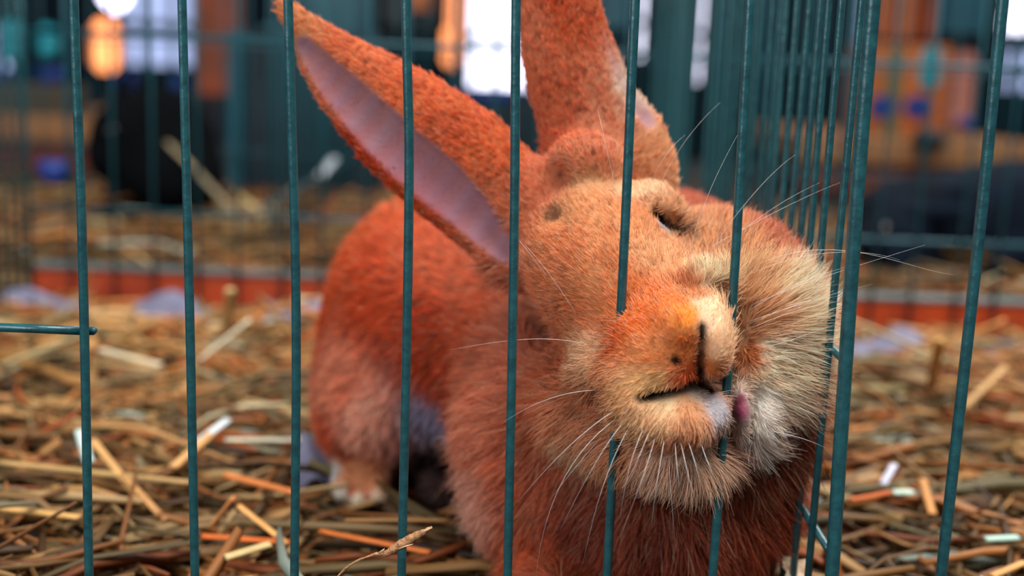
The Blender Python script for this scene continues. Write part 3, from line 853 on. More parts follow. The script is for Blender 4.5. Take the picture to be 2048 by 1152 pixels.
front = panel('front_panel', [((-0.40, 0.003, z), (XS, 0.003, z)) for z in (0.018, ZT)], 0.0017, M['wire'], cage)
bars = [[(-72, 0), (-50, 500), (-35, 1152)], [(147, 0), (165, 500), (178, 1152)], [(364, 0), (378, 560), (390, 1152)], [(576, 0), (592, 600), (589, 1152)],
        [(812, 0), (818, 400), (803, 1152)], [(1032, 0), (1028, 500), (1015, 1152)], [(1270, 0), (1247, 520), (1214, 1152)], [(1500, 0), (1463, 640), (1425, 1152)]]
for bp in bars + [[(-290, 0), (-262, 500), (-245, 1152)], [(-510, 0), (-480, 500), (-460, 1152)]]:
    MB().tube(smooth_path(wire_path(bp, 0.0, 0.0, ZT)), 0.00152, n=12).build('bar', M['wire'], front)
MB().tube(smooth_path(wire_path([(1746, 0), (1711, 430), (1664, 1152)], 0.0, 0.0, ZT)), 0.00235, n=14).build('corner_bar', M['wire'], cage)
# short crossing wire at the left, ends just past the first bar
hw = MB().tube([P(-120, 651, 0.003), P(60, 657, 0.003), P(176, 662, 0.003)], 0.0015, n=12).build('cross_wire', M['wire'], front)
MB().tube([P(170, 662, 0.0032), P(186, 662, 0.0032), P(189, 660, 0.002)], [0.0013, 0.0014, 0.0010], n=10).build('wire_end', M['wire_far'], front)

zc = P(1680, 722, 0.004)[2]
side = panel('partition', [((XS + 0.003, 0.004, z), (XS + 0.003, 0.6, z)) for z in (zc, zc - 0.0655, 0.29, ZT)], 0.0015, M['wire'], cage, n=10)
step = 0.0171
wire_me = {}
for k in range(1, 36):
    y = step * k
    if 0.318 < y < 0.385: continue
    x = XS + 0.0004 * math.sin(k * 2.3)
    lean_ = 0.0012 * math.sin(k * 1.7)
    nn_ = 10 if k < 14 else 6
    MB().tube([(x, y, 0.0), (x + lean_ * .5, y + lean_, 0.12), (x + lean_, y, 0.26), (x, y, ZT)], 0.00135, n=nn_).build('bar', M['wire'], side)
# left side panel
XL = -0.40
left = panel('side_panel', [((XL - 0.003, 0, z), (XL - 0.003, 0.6, z)) for z in (0.018, zc, 0.24, ZT)], 0.0015, M['wire'], cage)
for k in range(0, 36):
    MB().tube([(XL, step * k, 0), (XL, step * k, ZT)], 0.00135, n=6).build('bar', M['wire'], left)
# back panels
def back_panel(parent, x0, x1, Y, sp, name='back_panel', zs=(0.085, 0.228, ZT), r=0.0014, z0=0.0):
    bk = panel(name, [((x0, Y + 0.003, z), (x1, Y + 0.003, z)) for z in zs], r * 1.3, M['wire_far'], parent)
    base = MB().tube([(0, 0, z0), (0, 0, ZT)], r, n=6).mesh('bar')
    x = x0
    while x <= x1 + 1e-6:
        o = link_mesh('bar', base, M['wire_far'], bk); o.location = (x + 0.001 * math.sin(x * 90), Y, 0)
        x += sp
    return bk
back_panel(cage, XL, XS, 0.60, 0.0346)
back_panel(nxt, XS + 0.017, 0.62, 0.60, 0.0346)
nf = panel('front_panel', [((XS, 0.003, z), (0.62, 0.003, z)) for z in (0.018, ZT)], 0.0017, M['wire'], nxt)
for bp in [[(2005, 0), (1955, 500), (1882, 1152)], [(2290, 0), (2210, 500), (2110, 1152)], [(2540, 0), (2450, 500), (2340, 1152)]]:
    MB().tube(smooth_path(wire_path(bp, 0.0, 0.0, ZT)), 0.00185, n=12).build('bar', M['wire'], nf)
# planks with a grey strip standing for their lit, dusty top edge
def plank(parent, x0, x1, Y):
    o = MB().box((x0, Y, 0.0), (x1, Y + 0.018, 0.034), 0.0012).build('plank', M['redwood'], parent, smooth=False)
    s = MB().box((x0, Y - 0.002, 0.0335), (x1, Y + 0.012, 0.0385), 0.0012).build('lit_edge_strip', M['lit_edge'], o, smooth=False)
plank(cage, XL, XS, 0.605)
plank(nxt, XS + 0.003, 0.62, 0.605)

# cages of the next row, back to back
def far_cage(x0, x1, Y0, Y1, label):
    e = empty('wire_cage', ((x0 + x1) / 2, (Y0 + Y1) / 2, 0), label, 'cage', )
    back_panel(e, x0, x1, Y1, 0.035, 'back_panel')
    for nm, x in ((('side_panel', x1),) if abs(x1 - XS) > 0.01 else ()):
        s_ = panel(nm, [((x, Y0, z), (x, Y1, z)) for z in (0.085, 0.24, ZT)], 0.0018, M['wire_far'], e)
        base = MB().tube([(0, 0, 0), (0, 0, ZT)], 0.0014, n=5).mesh('bar')
        k = 1
        while Y0 + k * 0.03 < Y1:
            o = link_mesh('bar', base, M['wire_far'], s_); o.location = (x, Y0 + k * 0.03, 0); k += 1
    return e
far_cage(-0.75, -0.22, 0.66, 1.26, 'blurred green wire cage holding the black rabbit, behind the red plank at left')
far_cage(-0.20, XS, 0.66, 1.26, 'blurred green wire cage behind the orange rabbit and its ears')
far_cage(XS + 0.02, 0.95, 0.66, 1.26, 'blurred green wire cage behind the red plank at right, dark animal lying inside')

# ------------------------------------------------------------------ straw
STRAW = np.array([(198, 148, 88), (178, 112, 58), (150, 104, 52), (196, 124, 62), (214, 174, 118), (120, 96, 56), (172, 88, 38), (206, 190, 150), (140, 124, 84), (100, 70, 38), (216, 160, 98), (186, 196, 180)])
SW = np.array([5, 5, 5, 4, 3, 4, 2.5, 1.2, 3, 3, 3, 0.5]); SW = SW / SW.sum()
def straw_heap(name, n, x0, x1, y0, y1, zf, thick, label, seg=3, lmin=0.02, lmax=0.10, r0=0.0013, r1=0.0032, seed=5, dens_front=1.0, tone=1.0):
    r = np.random.default_rng(seed)
    x = r.uniform(x0, x1, n); y = y0 + (y1 - y0) * r.random(n) ** dens_front
    lay = r.random(n) ** 0.7
    z = zf(x, y) * (0.25 + 0.75 * lay) + thick * lay
    th = r.normal(0, 0.55, n) + (r.random(n) < 0.25) * r.uniform(0, math.pi, n)
    el = r.normal(0, 0.14, n) + (r.random(n) < 0.06) * r.uniform(0.2, 0.8, n)
    L = r.uniform(lmin, lmax, n) ** 1.0 * (0.5 + r.random(n) ** 2)
    rad = r.uniform(r0, r1, n) * (0.7 + 0.6 * r.random(n))
    d = np.stack([np.cos(th) * np.cos(el), np.sin(th) * np.cos(el), np.sin(el)], 1)
    sd = np.stack([-np.sin(th), np.cos(th), np.zeros(n)], 1); up = np.cross(d, sd)
    bend = r.normal(0, 0.10, n); bend2 = r.normal(0, 0.05, n); kink = (r.random(n) < 0.15) * r.normal(0, 0.25, n)
    flat = r.uniform(0.2, 0.8, n)
    c0 = np.stack([x, y, z], 1)
    m = 4
    Vs = np.empty((n, seg + 1, m, 3))
    for j in range(seg + 1):
        t = j / seg - 0.5
        c = c0 + d * (L * t)[:, None] + sd * (L * (bend * (4 * t * t - 1) + kink * abs(t)))[:, None] + up * (L * bend2 * (4 * t * t - 1))[:, None]
        rj = rad * (1 - 0.35 * (abs(t) * 2) ** 3)
        rollv = r.uniform(0, 6.28, n) if j == 0 else rollv
        for q_ in range(m):
            a_ = 2 * math.pi * q_ / m
            ca, sa = np.cos(a_), np.sin(a_) * flat
            vv = sd * (ca * np.cos(rollv) - sa * np.sin(rollv))[:, None] + up * (ca * np.sin(rollv) + sa * np.cos(rollv))[:, None]
            Vs[:, j, q_] = c + vv * rj[:, None]
    Vs[..., 2] = np.maximum(Vs[..., 2], 0.0008)
    nv = (seg + 1) * m
    f = []
    for j in range(seg):
        for q_ in range(m):
            q2 = (q_ + 1) % m
            f.append((j * m + q_, j * m + q2, (j + 1) * m + q2, (j + 1) * m + q_))
    f.append(tuple(range(m))[::-1]); f.append(tuple(seg * m + q_ for q_ in range(m)))
    f = np.array(f)
    Qs = (f[None] + (np.arange(n) * nv)[:, None, None]).reshape(-1, 4)
    me = np_mesh(name, Vs.reshape(-1, 3), Qs)
    ci = r.choice(len(STRAW), n, p=SW)
    cl = lin(STRAW)[ci] * (tone * (0.34 + 0.7 * r.random(n)) * (0.58 + 0.60 * np.clip((y - 0.08) / 0.35, 0, 1)))[:, None]  # straw nearer the front is darkened, its shade put in the colour
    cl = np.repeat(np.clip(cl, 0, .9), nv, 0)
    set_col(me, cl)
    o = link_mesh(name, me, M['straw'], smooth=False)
    tag(o, label, 'straw', kind='stuff')
    return o
def zmain(x, y):
    back = np.clip((y - 0.35) / 0.2, 0, 1)
    rab = np.exp(-(((x - 0.03) / 0.13) ** 2 + ((y - 0.13) / 0.12) ** 2))
    return 0.016 + 0.006 * np.sin(x * 23 + 1) * np.sin(y * 19) - 0.012 * np.clip((y - 0.42) / 0.12, 0, 1) - 0.009 * rab
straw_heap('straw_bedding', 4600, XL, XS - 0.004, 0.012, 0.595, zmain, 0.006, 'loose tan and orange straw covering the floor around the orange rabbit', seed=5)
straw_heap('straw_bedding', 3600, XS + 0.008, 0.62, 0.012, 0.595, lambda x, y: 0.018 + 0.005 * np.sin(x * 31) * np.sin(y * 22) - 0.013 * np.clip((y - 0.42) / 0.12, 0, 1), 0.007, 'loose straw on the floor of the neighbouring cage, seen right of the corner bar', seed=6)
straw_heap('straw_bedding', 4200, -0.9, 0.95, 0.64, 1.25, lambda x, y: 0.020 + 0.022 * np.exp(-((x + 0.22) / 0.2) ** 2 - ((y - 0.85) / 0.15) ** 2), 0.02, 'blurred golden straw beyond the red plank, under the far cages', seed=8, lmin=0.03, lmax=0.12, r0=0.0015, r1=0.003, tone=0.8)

# single stalks that stand out
def stalk_mesh(pts, r, col, flat=0.5):
    b_ = MB().tube(smooth_path(pts, 10), r, n=7, flat=flat); me = b_.mesh('straw_stalk')
    c_ = np.tile(lin(col), (len(b_.v), 1)) * (0.85 + 0.3 * rng.random((len(b_.v), 1))); set_col(me, c_)
    return me
def floorY(py, px=1024, z=0.026):
    """depth at which the line of sight meets height z"""
    d = ray(px, py); t = (z - H) / d[2]
    return CAM[1] + d[1] * t
def stalk(p1, p2, col, r, label, z1=0.03, z2=0.03, bend=0.0, group=None):
    a_ = P(p1[0], p1[1], floorY(p1[1], p1[0], z1)); c_ = P(p2[0], p2[1], floorY(p2[1], p2[0], z2))
    m_ = (a_ + c_) / 2 + np.array([0, 0, bend])
    o = link_mesh('straw_stalk', stalk_mesh([a_, m_, c_], r, col), M['straw'])
    tag(o, label, 'straw', group)
G = 'long straw stalks lying on top of the bedding'
stalk((425, 1050), (468, 995), (216, 140, 84), 0.0019, 'short orange straw stalk sticking up between the second and third bars', 0.02, 0.034, group=G)
stalk((478, 1012), (575, 1088), (224, 164, 96), 0.0016, 'bent golden straw stalk sloping down towards the third bar', 0.034, 0.026, group=G)
stalk((185, 880), (285, 1005), (206, 156, 96), 0.0020, 'long tan straw stalk slanting down from beside the first bar', 0.034, 0.028, group=G)
stalk((245, 950), (330, 1040), (190, 138, 84), 0.0018, 'thin brown straw stalk slanting beside the long tan one', 0.033, 0.026, group=G)
stalk((420, 870), (345, 935), (214, 160, 100), 0.0026, 'broad tan straw blade left of the second bar top', 0.036, 0.030, group=G)
stalk((455, 840), (395, 885), (214, 222, 224), 0.0024, 'whitish straw blade lying by the second bar', 0.036, 0.032, group=G)
stalk((160, 862), (178, 925), (196, 214, 206), 0.0026, 'pale bluish straw blade half behind the first bar', 0.036, 0.030, group=G)
stalk((450, 880), (650, 880), (212, 204, 176), 0.0020, 'pale straight straw stalk pointing at the haunch of the rabbit', 0.03, 0.03, group=G)
stalk((0, 1016), (160, 1035), (196, 150, 88), 0.0022, 'tan straw stalk running to the first bar near the lower edge', 0.03, 0.03, group=G)
stalk((0, 925), (380, 965), (176, 140, 88), 0.0022, 'long dull straw stalk lying level behind the first and second bars', 0.03, 0.03, group=G)
stalk((450, 950), (590, 985), (206, 120, 62), 0.0024, 'orange straw stalk lying level behind the third bar', 0.03, 0.03, group=G)
stalk((405, 1072), (580, 1085), (196, 96, 36), 0.0022, 'rust red straw stalk lying flat near the third bar', 0.026, 0.026, group=G)
stalk((450, 1115), (540, 1088), (206, 178, 122), 0.0024, 'cream straw stalk near the foot of the third bar', 0.026, 0.028, group=G)
stalk((640, 1062), (860, 1105), (196, 104, 44), 0.0018, 'reddish straw stalk passing under the broken twig', 0.026, 0.026, group=G)
stalk((690, 1040), (900, 1040), (140, 100, 56), 0.0015, 'brown straw stalk lying in front of the hind foot', 0.032, 0.032, group=G)
stalk((1700, 640), (1860, 705), (232, 206, 158), 0.0028, 'pale straw stalk leaning down from the corner bar to the plank', 0.06, 0.03, group=G)
stalk((1850, 705), (2010, 640), (214, 150, 84), 0.0028, 'golden straw stalk rising towards the red plank at right', 0.03, 0.06, group=G)
stalk((1880, 680), (1862, 775), (206, 156, 92), 0.0034, 'upright broad tan straw stalk right of the corner bar', 0.07, 0.03, group=G)
stalk((2010, 735), (1925, 815), (206, 160, 104), 0.0024, 'slanting tan straw stalk behind the rightmost bar', 0.05, 0.03, group=G)
stalk((1788, 930), (1765, 970), (206, 206, 226), 0.0020, 'short white straw chip standing out right of the corner bar', 0.034, 0.028, group=G)
stalk((1785, 985), (1825, 985), (190, 212, 196), 0.0026, 'flat pale green straw chip on the bedding', 0.03, 0.03, group=G)
stalk((1970, 1078), (2035, 1075), (176, 206, 190), 0.0022, 'pale turquoise straw chip right of the rightmost bar', 0.03, 0.03, group=G)
stalk((1845, 960), (1865, 1030), (196, 136, 76), 0.0022, 'tan straw stalk lying end on beside the rightmost bar', 0.036, 0.028, group=G)
stalk((1700, 1000), (1780, 985), (196, 96, 40), 0.0018, 'rust straw stalk just right of the corner bar', 0.03, 0.03, group=G)
stalk((1910, 1010), (2048, 1050), (160, 104, 60), 0.0022, 'brown straw stalk running out past the rightmost bar', 0.032, 0.030, group=G)
stalk((1985, 1152), (2048, 1125), (206, 150, 88), 0.0018, 'golden straw stalk in the corner of the neighbouring cage', 0.03, 0.03, group=G)
stalk((460, 580), (455, 660), (196, 166, 112), 0.0034, 'upright tan straw stalk standing before the red plank', 0.07, 0.03, group=G)
stalk((640, 595), (555, 620), (206, 160, 116), 0.0026, 'tan straw stalk leaning on the red plank beside the haunch', 0.06, 0.04, group=G)
stalk((200, 700), (320, 730), (226, 206, 170), 0.0028, 'cream straw stalk right of the first bar under the cross wire', 0.035, 0.035, group=G)
stalk((400, 720), (500, 640), (216, 200, 168), 0.0030, 'pale straw stalk rising towards the plank by the second bar', 0.035, 0.06, group=G)
stalk((0, 730), (160, 672), (150, 132, 92), 0.0028, 'dull straw stalk below the cross wire at the left', 0.035, 0.045, group=G)

for (p1, p2, p3, c_, r_, lab) in [((325, 275), (400, 350), (490, 450), (150, 134, 104), 0.0035, 'long dull straw stalk leaning against the black rabbit in the far cage'),
        ((470, 385), (520, 430), (560, 505), (186, 160, 104), 0.0045, 'bent tan straw blade in the far heap, left of the third bar'),
        ((230, 425), (262, 480), (300, 520), (206, 196, 150), 0.0045, 'pale straw blade in the far cage, right of the first bar'),
        ((440, 400), (455, 450), (462, 500), (110, 92, 60), 0.0060, 'brown upright straw clump in the far heap, between second and third bars'),
        ((668, 318), (654, 335), (640, 352), (176, 184, 190), 0.0050, 'small white blurred straw chip far behind the left ear')]:
    Yf = 0.86
    a_, b_, c3 = P(*p1, Yf + 0.05), P(*p2, Yf), P(*p3, Yf - 0.05)
    tag(link_mesh('straw_stalk', stalk_mesh([a_, b_, c3], r_, c_), M['straw']), lab, 'straw', 'stalks in the far cages')

# broken twig poking forward at the bottom
tw = empty('broken_twig', tuple(P(760, 1110, -0.012)), 'thin broken plant stem with a split papery end crossing the fourth bar', 'twig')
M['twig'] = mat('twig_bark', lc(206, 150, 100), rough=0.6, noise=0.9, nscale=700, col2=lc(96, 58, 36), bump=1.0)
M['twig_pale'] = mat('twig_pith', lc(226, 206, 176), rough=0.6, noise=0.7, nscale=500, col2=lc(170, 110, 66))
tp = [P(660, 1170, -0.008), P(700, 1130, -0.010), P(745, 1110, -0.011), P(757, 1108, -0.011), P(775, 1106, -0.012), P(800, 1090, -0.012), P(830, 1073, -0.012), P(848, 1064, -0.013), P(864, 1054, -0.013)]
MB().tube(smooth_path(tp, 40), [0.0004 + (0.00115 * math.sin(math.pi * min(1, max(0, (i - 16) / 23)) ** 0.8) if i > 16 else 0.0002 * (i > 10)) + 0.00012 * math.sin(i * 2.1) for i in range(40)], n=9).build('stem', M['twig'], tw)
MB().tube([P(797, 1098, -0.0135), P(812, 1092, -0.0138), P(826, 1088, -0.0135)], [0.0002, 0.0005, 0.0002], n=7, flat=0.4).build('peeled_strip', M['twig_pale'], tw)
MB().tube([P(846, 1064, -0.0135), P(856, 1059, -0.0138), P(864, 1056, -0.0135)], [0.0004, 0.0004, 0.0001], n=7).build('split_end', M['twig_pale'], tw)
MB().tube([P(758, 1106, -0.0125), P(766, 1101, -0.013), P(769, 1097, -0.013)], [0.0004, 0.0004, 0.0001], n=6).build('bud', M['twig_pale'], tw)

# folded card chip at the foot of the corner
def sheet(name, px0, py0, Y0, w_, h_, m, label, cat, n=9, amp=0.006, tilt=0.4, seed=1, group=None, rot=0.0):
    r = np.random.default_rng(seed); c = P(px0, py0, Y0); ph = r.uniform(0, 6, 6)
    v = []; f = []
    for side_ in (0, 1):
        for i in range(n):
            for j in range(n):
                u, t = i / (n - 1) - .5, j / (n - 1) - .5
                edge = 1 - 0.12 * math.sin(ph[0] + 9 * u) * abs(t) * 2 - 0.12 * math.sin(ph[1] + 8 * t) * abs(u) * 2
                x = u * w_ * edge; y_ = t * h_ * math.cos(tilt) * edge
                z = t * h_ * math.sin(tilt) + amp * (math.sin(ph[2] + 7 * u + 3 * t) + 0.6 * abs(math.sin(ph[3] + 6 * t - 5 * u)) + 0.4 * math.sin(ph[4] + 13 * u * t)) - side_ * 0.0004
                xx = x * math.cos(rot) - y_ * math.sin(rot); yy = x * math.sin(rot) + y_ * math.cos(rot)
                v.append((c[0] + xx, c[1] + yy, max(0.0015, c[2] + z)))
    N1 = n * n
    for i in range(n - 1):
        for j in range(n - 1):
            a_ = i * n + j
            f.append((a_, a_ + n, a_ + n + 1, a_ + 1)); f.append((N1 + a_, N1 + a_ + 1, N1 + a_ + n + 1, N1 + a_ + n))
    o = link_mesh(name, pydata(name, v, f), m); tag(o, label, cat, group)
    return o
PG = 'pale lining paper scraps showing through the straw'
sheet('paper_scrap', 345, 632, 0.54, 0.062, 0.03, M['paper'], 'pale lilac paper hump at the foot of the plank, between first and second bars', 'paper', seed=1, tilt=0.7, group=PG)
sheet('paper_scrap', 590, 640, 0.53, 0.045, 0.026, M['paper'], 'pale lilac paper scrap by the plank, just left of the haunch', 'paper', seed=2, tilt=0.7, group=PG)
sheet('paper_scrap', 80, 620, 0.55, 0.10, 0.02, M['paper'], 'pale lilac paper strip by the plank above the cross wire', 'paper', seed=12, tilt=0.5, group=PG)
sheet('paper_scrap', 1770, 712, 0.50, 0.06, 0.035, M['paper'], 'pale grey paper right beside the corner bar, below the plank', 'paper', seed=3, tilt=0.6, group=PG)
sheet('paper_scrap', 2010, 728, 0.50, 0.05, 0.03, M['paper'], 'lilac paper hump behind the rightmost bar', 'paper', seed=4, tilt=0.7, group=PG)
sheet('paper_scrap', 640, 925, 0.17, 0.024, 0.026, M['paper'], 'grey crumpled paper ball beside the hind foot of the rabbit', 'paper', seed=5, tilt=0.8, amp=0.003, group=PG)
sheet('paper_scrap', 1598, 1140, 0.035, 0.010, 0.008, M['twig_pale'], 'small tan folded husk at the foot of the partition', 'husk', seed=6, tilt=0.9, amp=0.001, n=5)

# ------------------------------------------------------------------ black rabbits of the far cages
M['black_fur'] = mat('black_rabbit_coat', lc(9, 11, 13), rough=1.0, spec=0.05, noise=0.8, nscale=60, col2=lc(5, 6, 9))
M['blue_black'] = mat('blue_black_coat', lc(12, 26, 42), rough=0.9, spec=0.1, noise=0.9, nscale=40, col2=lc(5, 7, 10))
def far_rabbit(parts, m, label, lo_, hi_):
    v, q_, n_ = surface(parts, 0.0045, lo_, hi_, it=1)
    v[:, 2] = np.maximum(v[:, 2], 0.012)
    o = link_mesh('rabbit', np_mesh('rabbit', v, q_), m); tag(o, label, 'rabbit')
    return o
Yb = 0.98
o = far_rabbit([ell(320, 300, Yb, 112, 120, 0.08, k=0.03), ell(350, 360, Yb - .05, 95, 75, 0.07, k=0.03), ell(240, 270, Yb - .04, 52, 62, 0.05, k=0.02), ell(215, 320, Yb - .06, 30, 36, 0.035, k=0.02),
            cone((262, 230, Yb, 16), (300, 165, Yb + .02, 13), k=0.01, sy=.6), cone((235, 225, Yb, 16), (250, 160, Yb + .02, 12), k=0.01, sy=.6), cone((240, 390, Yb - .05, 30), (225, 405, Yb - .10, 20), k=.01), cone((380, 400, Yb - .05, 38), (330, 412, Yb - .09, 22), k=.01)],
           M['black_fur'], 'black rabbit sitting blurred in the far cage behind the first and second bars', (-0.7, 0.8, 0.0), (-0.1, 1.12, 0.4))
v_, f_ = uvs(P(222, 262, Yb - .085), 0.006); link_mesh('eye', pydata('eye', v_, f_), M['eye'], o)
o = far_rabbit([ell(1900, 440, 0.86, 190, 95, 0.08, k=0.03), ell(2050, 420, 0.86, 150, 100, 0.08, k=0.03), ell(1790, 470, 0.82, 62, 60, 0.05, k=0.02), ell(1750, 490, 0.80, 34, 34, 0.03, k=0.02),
            cone((1830, 420, .84, 20), (1930, 380, .80, 14), k=0.01, sy=.6), cone((1820, 430, .80, 20), (1920, 430, .76, 14), k=0.01, sy=.6), cone((1850, 520, .80, 34), (1790, 528, .76, 20), k=.01), cone((2060, 500, .80, 44), (1990, 525, .76, 26), k=.01)],
           M['blue_black'], 'blue-black rabbit lying blurred in the far cage behind the rightmost bar', (0.2, 0.66, 0.0), (0.75, 1.0, 0.25))
v_, f_ = uvs(P(1770, 460, 0.765), 0.006); link_mesh('eye', pydata('eye', v_, f_), M['eye'], o)

# ------------------------------------------------------------------ hall things out of focus
def pbox(name, x0, y0, x1, y1, Y, depth, m, parent=None, bev=0.002):
    a0, z0, a1, z1 = px_rect(x0, y0, x1, y1, Y)
    return MB().box((a0, Y, z0), (a1, Y + depth, z1), bev).build(name, m, parent, smooth=False)
M['card'] = mat('orange_card', lc(206, 108, 34), rough=0.7, noise=0.6, nscale=12, col2=lc(160, 82, 30))
M['card2'] = mat('brown_orange_card', lc(176, 70, 22), rough=0.7, noise=0.7, nscale=14, col2=lc(90, 52, 34))
M['blue'] = mat('deep_blue_plastic', lc(10, 48, 130), rough=0.5)
M['cyan'] = mat('cyan_plastic', lc(24, 160, 176), rough=0.5)
M['ledge'] = mat('tan_wooden_ledge', lc(168, 122, 74), rough=0.7, noise=0.6, nscale=15, col2=lc(140, 80, 44))
M['ledge_red'] = mat('red_brown_board', lc(124, 50, 24), rough=0.7, noise=0.7, nscale=15, col2=lc(80, 34, 22))
M['teal'] = mat('teal_painted_metal', lc(6, 86, 102), rough=0.55, noise=0.6, nscale=8, col2=lc(6, 58, 74))
M['slate'] = mat('dark_slate_board', lc(20, 44, 54), rough=0.8, noise=0.8, nscale=14, col2=lc(12, 24, 32))
M['dark'] = mat('dark_plastic', lc(12, 24, 28), rough=0.6)
M['pink'] = mat('pink_cloth', lc(196, 132, 120), rough=0.8, noise=0.5, nscale=15, col2=lc(170, 100, 80))
M['lav'] = mat('lavender_cloth', lc(150, 146, 176), rough=0.8, noise=0.5, nscale=15, col2=lc(110, 110, 150))
YB = 1.75
def at_px(name, label, cat, px, py, Y, group=None):
    return empty(name, tuple(P(px, py, Y)), label, cat, group)
# ledges
for (x0, x1, ya, yb, lab) in ((1600, 2100, 282, 322, 'tan wooden ledge with a red-brown front board, blurred at right'), (-200, 190, 232, 272, 'tan wooden ledge with a red-brown front board, blurred at left')):
    e = at_px('wooden_ledge', lab, 'ledge', (x0 + x1) / 2, yb, YB - 0.05)
    pbox('top_board', x0, ya + 8, x1, yb, YB - 0.05, 0.5, M['ledge'], e)
    pbox('front_board', x0, yb, x1, yb + 62, YB - 0.03, 0.02, M['ledge_red'], e)
    for xx in (x0 + 60, (x0 + x1) / 2, x1 - 60):
        a_ = P(xx, yb + 60, YB)
        MB().box((a_[0] - 0.015, YB, 0.0), (a_[0] + 0.015, YB + 0.03, a_[2]), 0.002).build('leg', M['ledge_red'], e, smooth=False)
# notice board with blue discs
def disc(px, py, Y, rx, ry, m, parent, th_=0.012):
    c = P(px, py, Y); s = (Y + D) / F_PX; v = []; n = 20; f = []
    for k_ in (0, 1):
        for i in range(n):
            a_ = 2 * math.pi * i / n
            v.append((c[0] + rx * s * math.cos(a_), c[1] + k_ * th_, c[2] + ry * s * math.sin(a_)))
    for i in range(n): f.append((i, (i + 1) % n, n + (i + 1) % n, n + i))
    f.append(tuple(range(n))); f.append(tuple(range(n, 2 * n))[::-1])
    return link_mesh('blue_disc', pydata('blue_disc', v, f), m, parent, smooth=False)
e = at_px('feed_box', 'blurred orange feed box with two dark blue discs and a cyan label', 'box', 1810, 285, YB + .05)
pbox('body', 1722, 92, 1905, 288, YB + .05, 0.16, M['card'], e)
pbox('olive_band', 1760, 96, 1812, 284, YB + .044, 0.008, mat('olive_print', lc(112, 98, 52), rough=.7), e)
disc(1767, 213, YB + .038, 26, 21, M['blue'], e); disc(1838, 213, YB + .038, 26, 21, M['blue'], e)
pbox('cyan_label', 1840, 98, 1886, 172, YB + .040, 0.01, M['cyan'], e)
e = at_px('crate', 'blurred orange-brown slatted crate above the feed box', 'crate', 1800, 78, YB + .08)
for k, xx in enumerate((1752, 1800, 1850)):
    pbox('slat', xx, -90, xx + 40, 74, YB + .06, 0.02, M['card'] if k < 2 else M['card2'], e)
pbox('back', 1740, -90, 1905, 76, YB + .10, 0.02, M['card2'], e)
tag(pbox('teal_bin', 1882, -90, 1992, 66, YB + .05, 0.15, M['teal']), 'blurred dark teal bin at the top right, left of the white window', 'bin')
tag(pbox('cloth_bundle', 1888, 100, 1960, 262, YB + .10, 0.08, M['pink'], bev=0.012), 'blurred pink cloth bundle right of the feed box', 'cloth')
tag(pbox('dark_tray', 1838, 262, 1896, 300, YB - .10, 0.05, M['dark'], bev=0.008), 'small dark tray on the ledge below the feed box', 'tray')
tag(pbox('blue_bowl', 1930, 236, 1962, 262, YB - .04, 0.05, M['blue'], bev=0.008), 'small blurred blue bowl beside the pink cloth', 'bowl')
# left things
YL = YB + 0.1
tag(pbox('amber_lamp', 178, 40, 232, 142, 2.6, 0.05, M['orange_glow'], bev=0.02), 'blurred glowing orange lamp between the first and second bars', 'lamp')
tag(pbox('round_lamp', 196, -40, 252, 22, 2.6, 0.05, M['win'], bev=0.03), 'blurred white lamp above the glowing orange one', 'lamp')
tag(pbox('amber_lamp', 884, -60, 920, 138, 2.6, 0.05, M['orange_glow'], bev=0.02), 'blurred glowing orange lamp beside the large bright window', 'lamp')
tag(pbox('tall_crate', 395, -80, 452, 190, YB, 0.12, M['card2']), 'tall blurred brown-orange crate right of the second bar', 'crate')
tag(pbox('hanging_sheet', 610, -80, 760, 96, 2.2, 0.04, M['teal']), 'blurred dark teal panel right of the left ear tip', 'panel')
tag(pbox('dark_coat', 735, -60, 895, 78, 2.0, 0.08, M['dark'], bev=0.03), 'blurred dark coat hanging above the left ear', 'coat')
tag(pbox('orange_sleeve', 818, -60, 860, 20, 1.95, 0.03, M['card']), 'small orange patch beside the dark coat at the top', 'cloth')
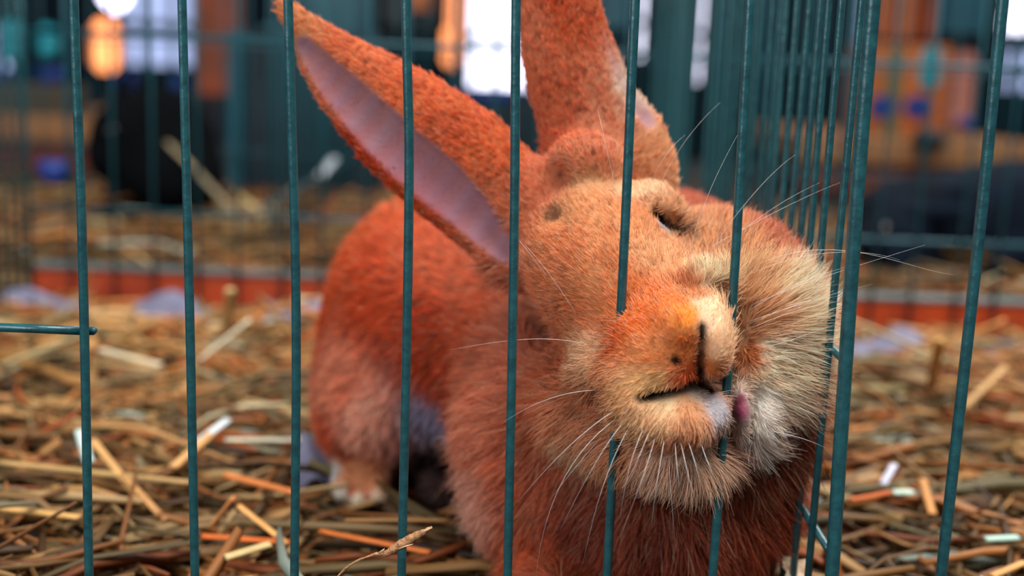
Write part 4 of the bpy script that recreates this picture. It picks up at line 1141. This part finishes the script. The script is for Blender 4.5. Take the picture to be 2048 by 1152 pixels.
for k, (bx0, by0, w_, h_, YY, lab) in enumerate([(68, 135, 60, 34, YB + .1, 'blue bowl on the sack at left, right one of two'), (-10, 138, 34, 31, YB + .1, 'blue bowl on the sack at left, cut by the frame edge'), (228, 148, 44, 36, YB + .1, 'blue bowl below the orange lamp'),
                                            (78, 322, 64, 44, 0.95, 'blue bowl low at the left on the straw'), (340, 154, 40, 30, YB + .1, 'blue bowl just left of the second bar'), (915, 176, 130, 32, 2.4, 'blue tub under the large bright window')]):
    c = P(bx0 + w_ / 2, by0 + h_, YY); s = (YY + D) / F_PX
    R_ = w_ / 2 * s; hh = h_ * s; prof = [(0, 0), (0.75 * R_, 0), (R_, hh), (0.93 * R_, hh), (0.68 * R_, hh * .12), (0, hh * .12)]
    v = []; f = []; n = 20
    for (r_, z_) in prof:
        for i in range(n): a_ = 2 * math.pi * i / n; v.append((c[0] + r_ * math.cos(a_), c[1] + r_ * math.sin(a_), c[2] + z_))
    for j in range(len(prof) - 1):
        for i in range(n): f.append((j * n + i, j * n + (i + 1) % n, (j + 1) * n + (i + 1) % n, (j + 1) * n + i))
    o = link_mesh('bowl', pydata('bowl', v, f), M['blue']); tag(o, lab, 'bowl')
tag(pbox('cyan_window_block', 70, 50, 98, 115, YB, 0.05, M['cyan'], bev=0.01), 'blurred cyan block standing for a bright window, above the left ledge', 'block')  # plain cyan block in place of bright window light
tag(pbox('cyan_window_block', 0, 40, 26, 125, YB, 0.05, M['cyan'], bev=0.01), 'blurred cyan block standing for a bright window, at the left edge of the frame', 'block')  # second cyan block, likewise for window light
a_ = px_rect(212, 184, 396, 300, YB + .03)
tag(MB().box((a_[0], YB + .03, 0.0), (a_[2], YB + .20, a_[3]), 0.004).build('crate', M['dark'], smooth=False), 'dark crate behind the black rabbit, carrying two blue bowls', 'crate')
a_ = px_rect(880, 208, 1100, 300, 2.32)
tag(MB().box((a_[0], 2.30, 0.0), (a_[2], 2.50, a_[3]), 0.004).build('cabinet', M['slate'], smooth=False), 'dark low cabinet under the large bright window, blue tub on it', 'cabinet')
tag(pbox('brown_sack', -60, 170, 140, 236, YB + .05, 0.1, mat('sackcloth', lc(74, 66, 54), rough=.9), bev=0.01), 'blurred grey-brown sack on the left ledge', 'sack')
# teal posts
tag(pbox('slate_board', 470, 70, 770, 402, 1.30, 0.02, M['slate']), 'dark slate board standing behind the far straw, left of the left ear', 'board')
tag(pbox('steel_post', 456, 60, 482, 400, 1.28, 0.02, M['teal']), 'thin teal post beyond the cage, between the second and third bars', 'post')
tag(pbox('teal_crate', 1198, -100, 1262, 54, 1.6, 0.1, M['teal']), 'dark teal crate right of the raised ear at the top', 'crate')
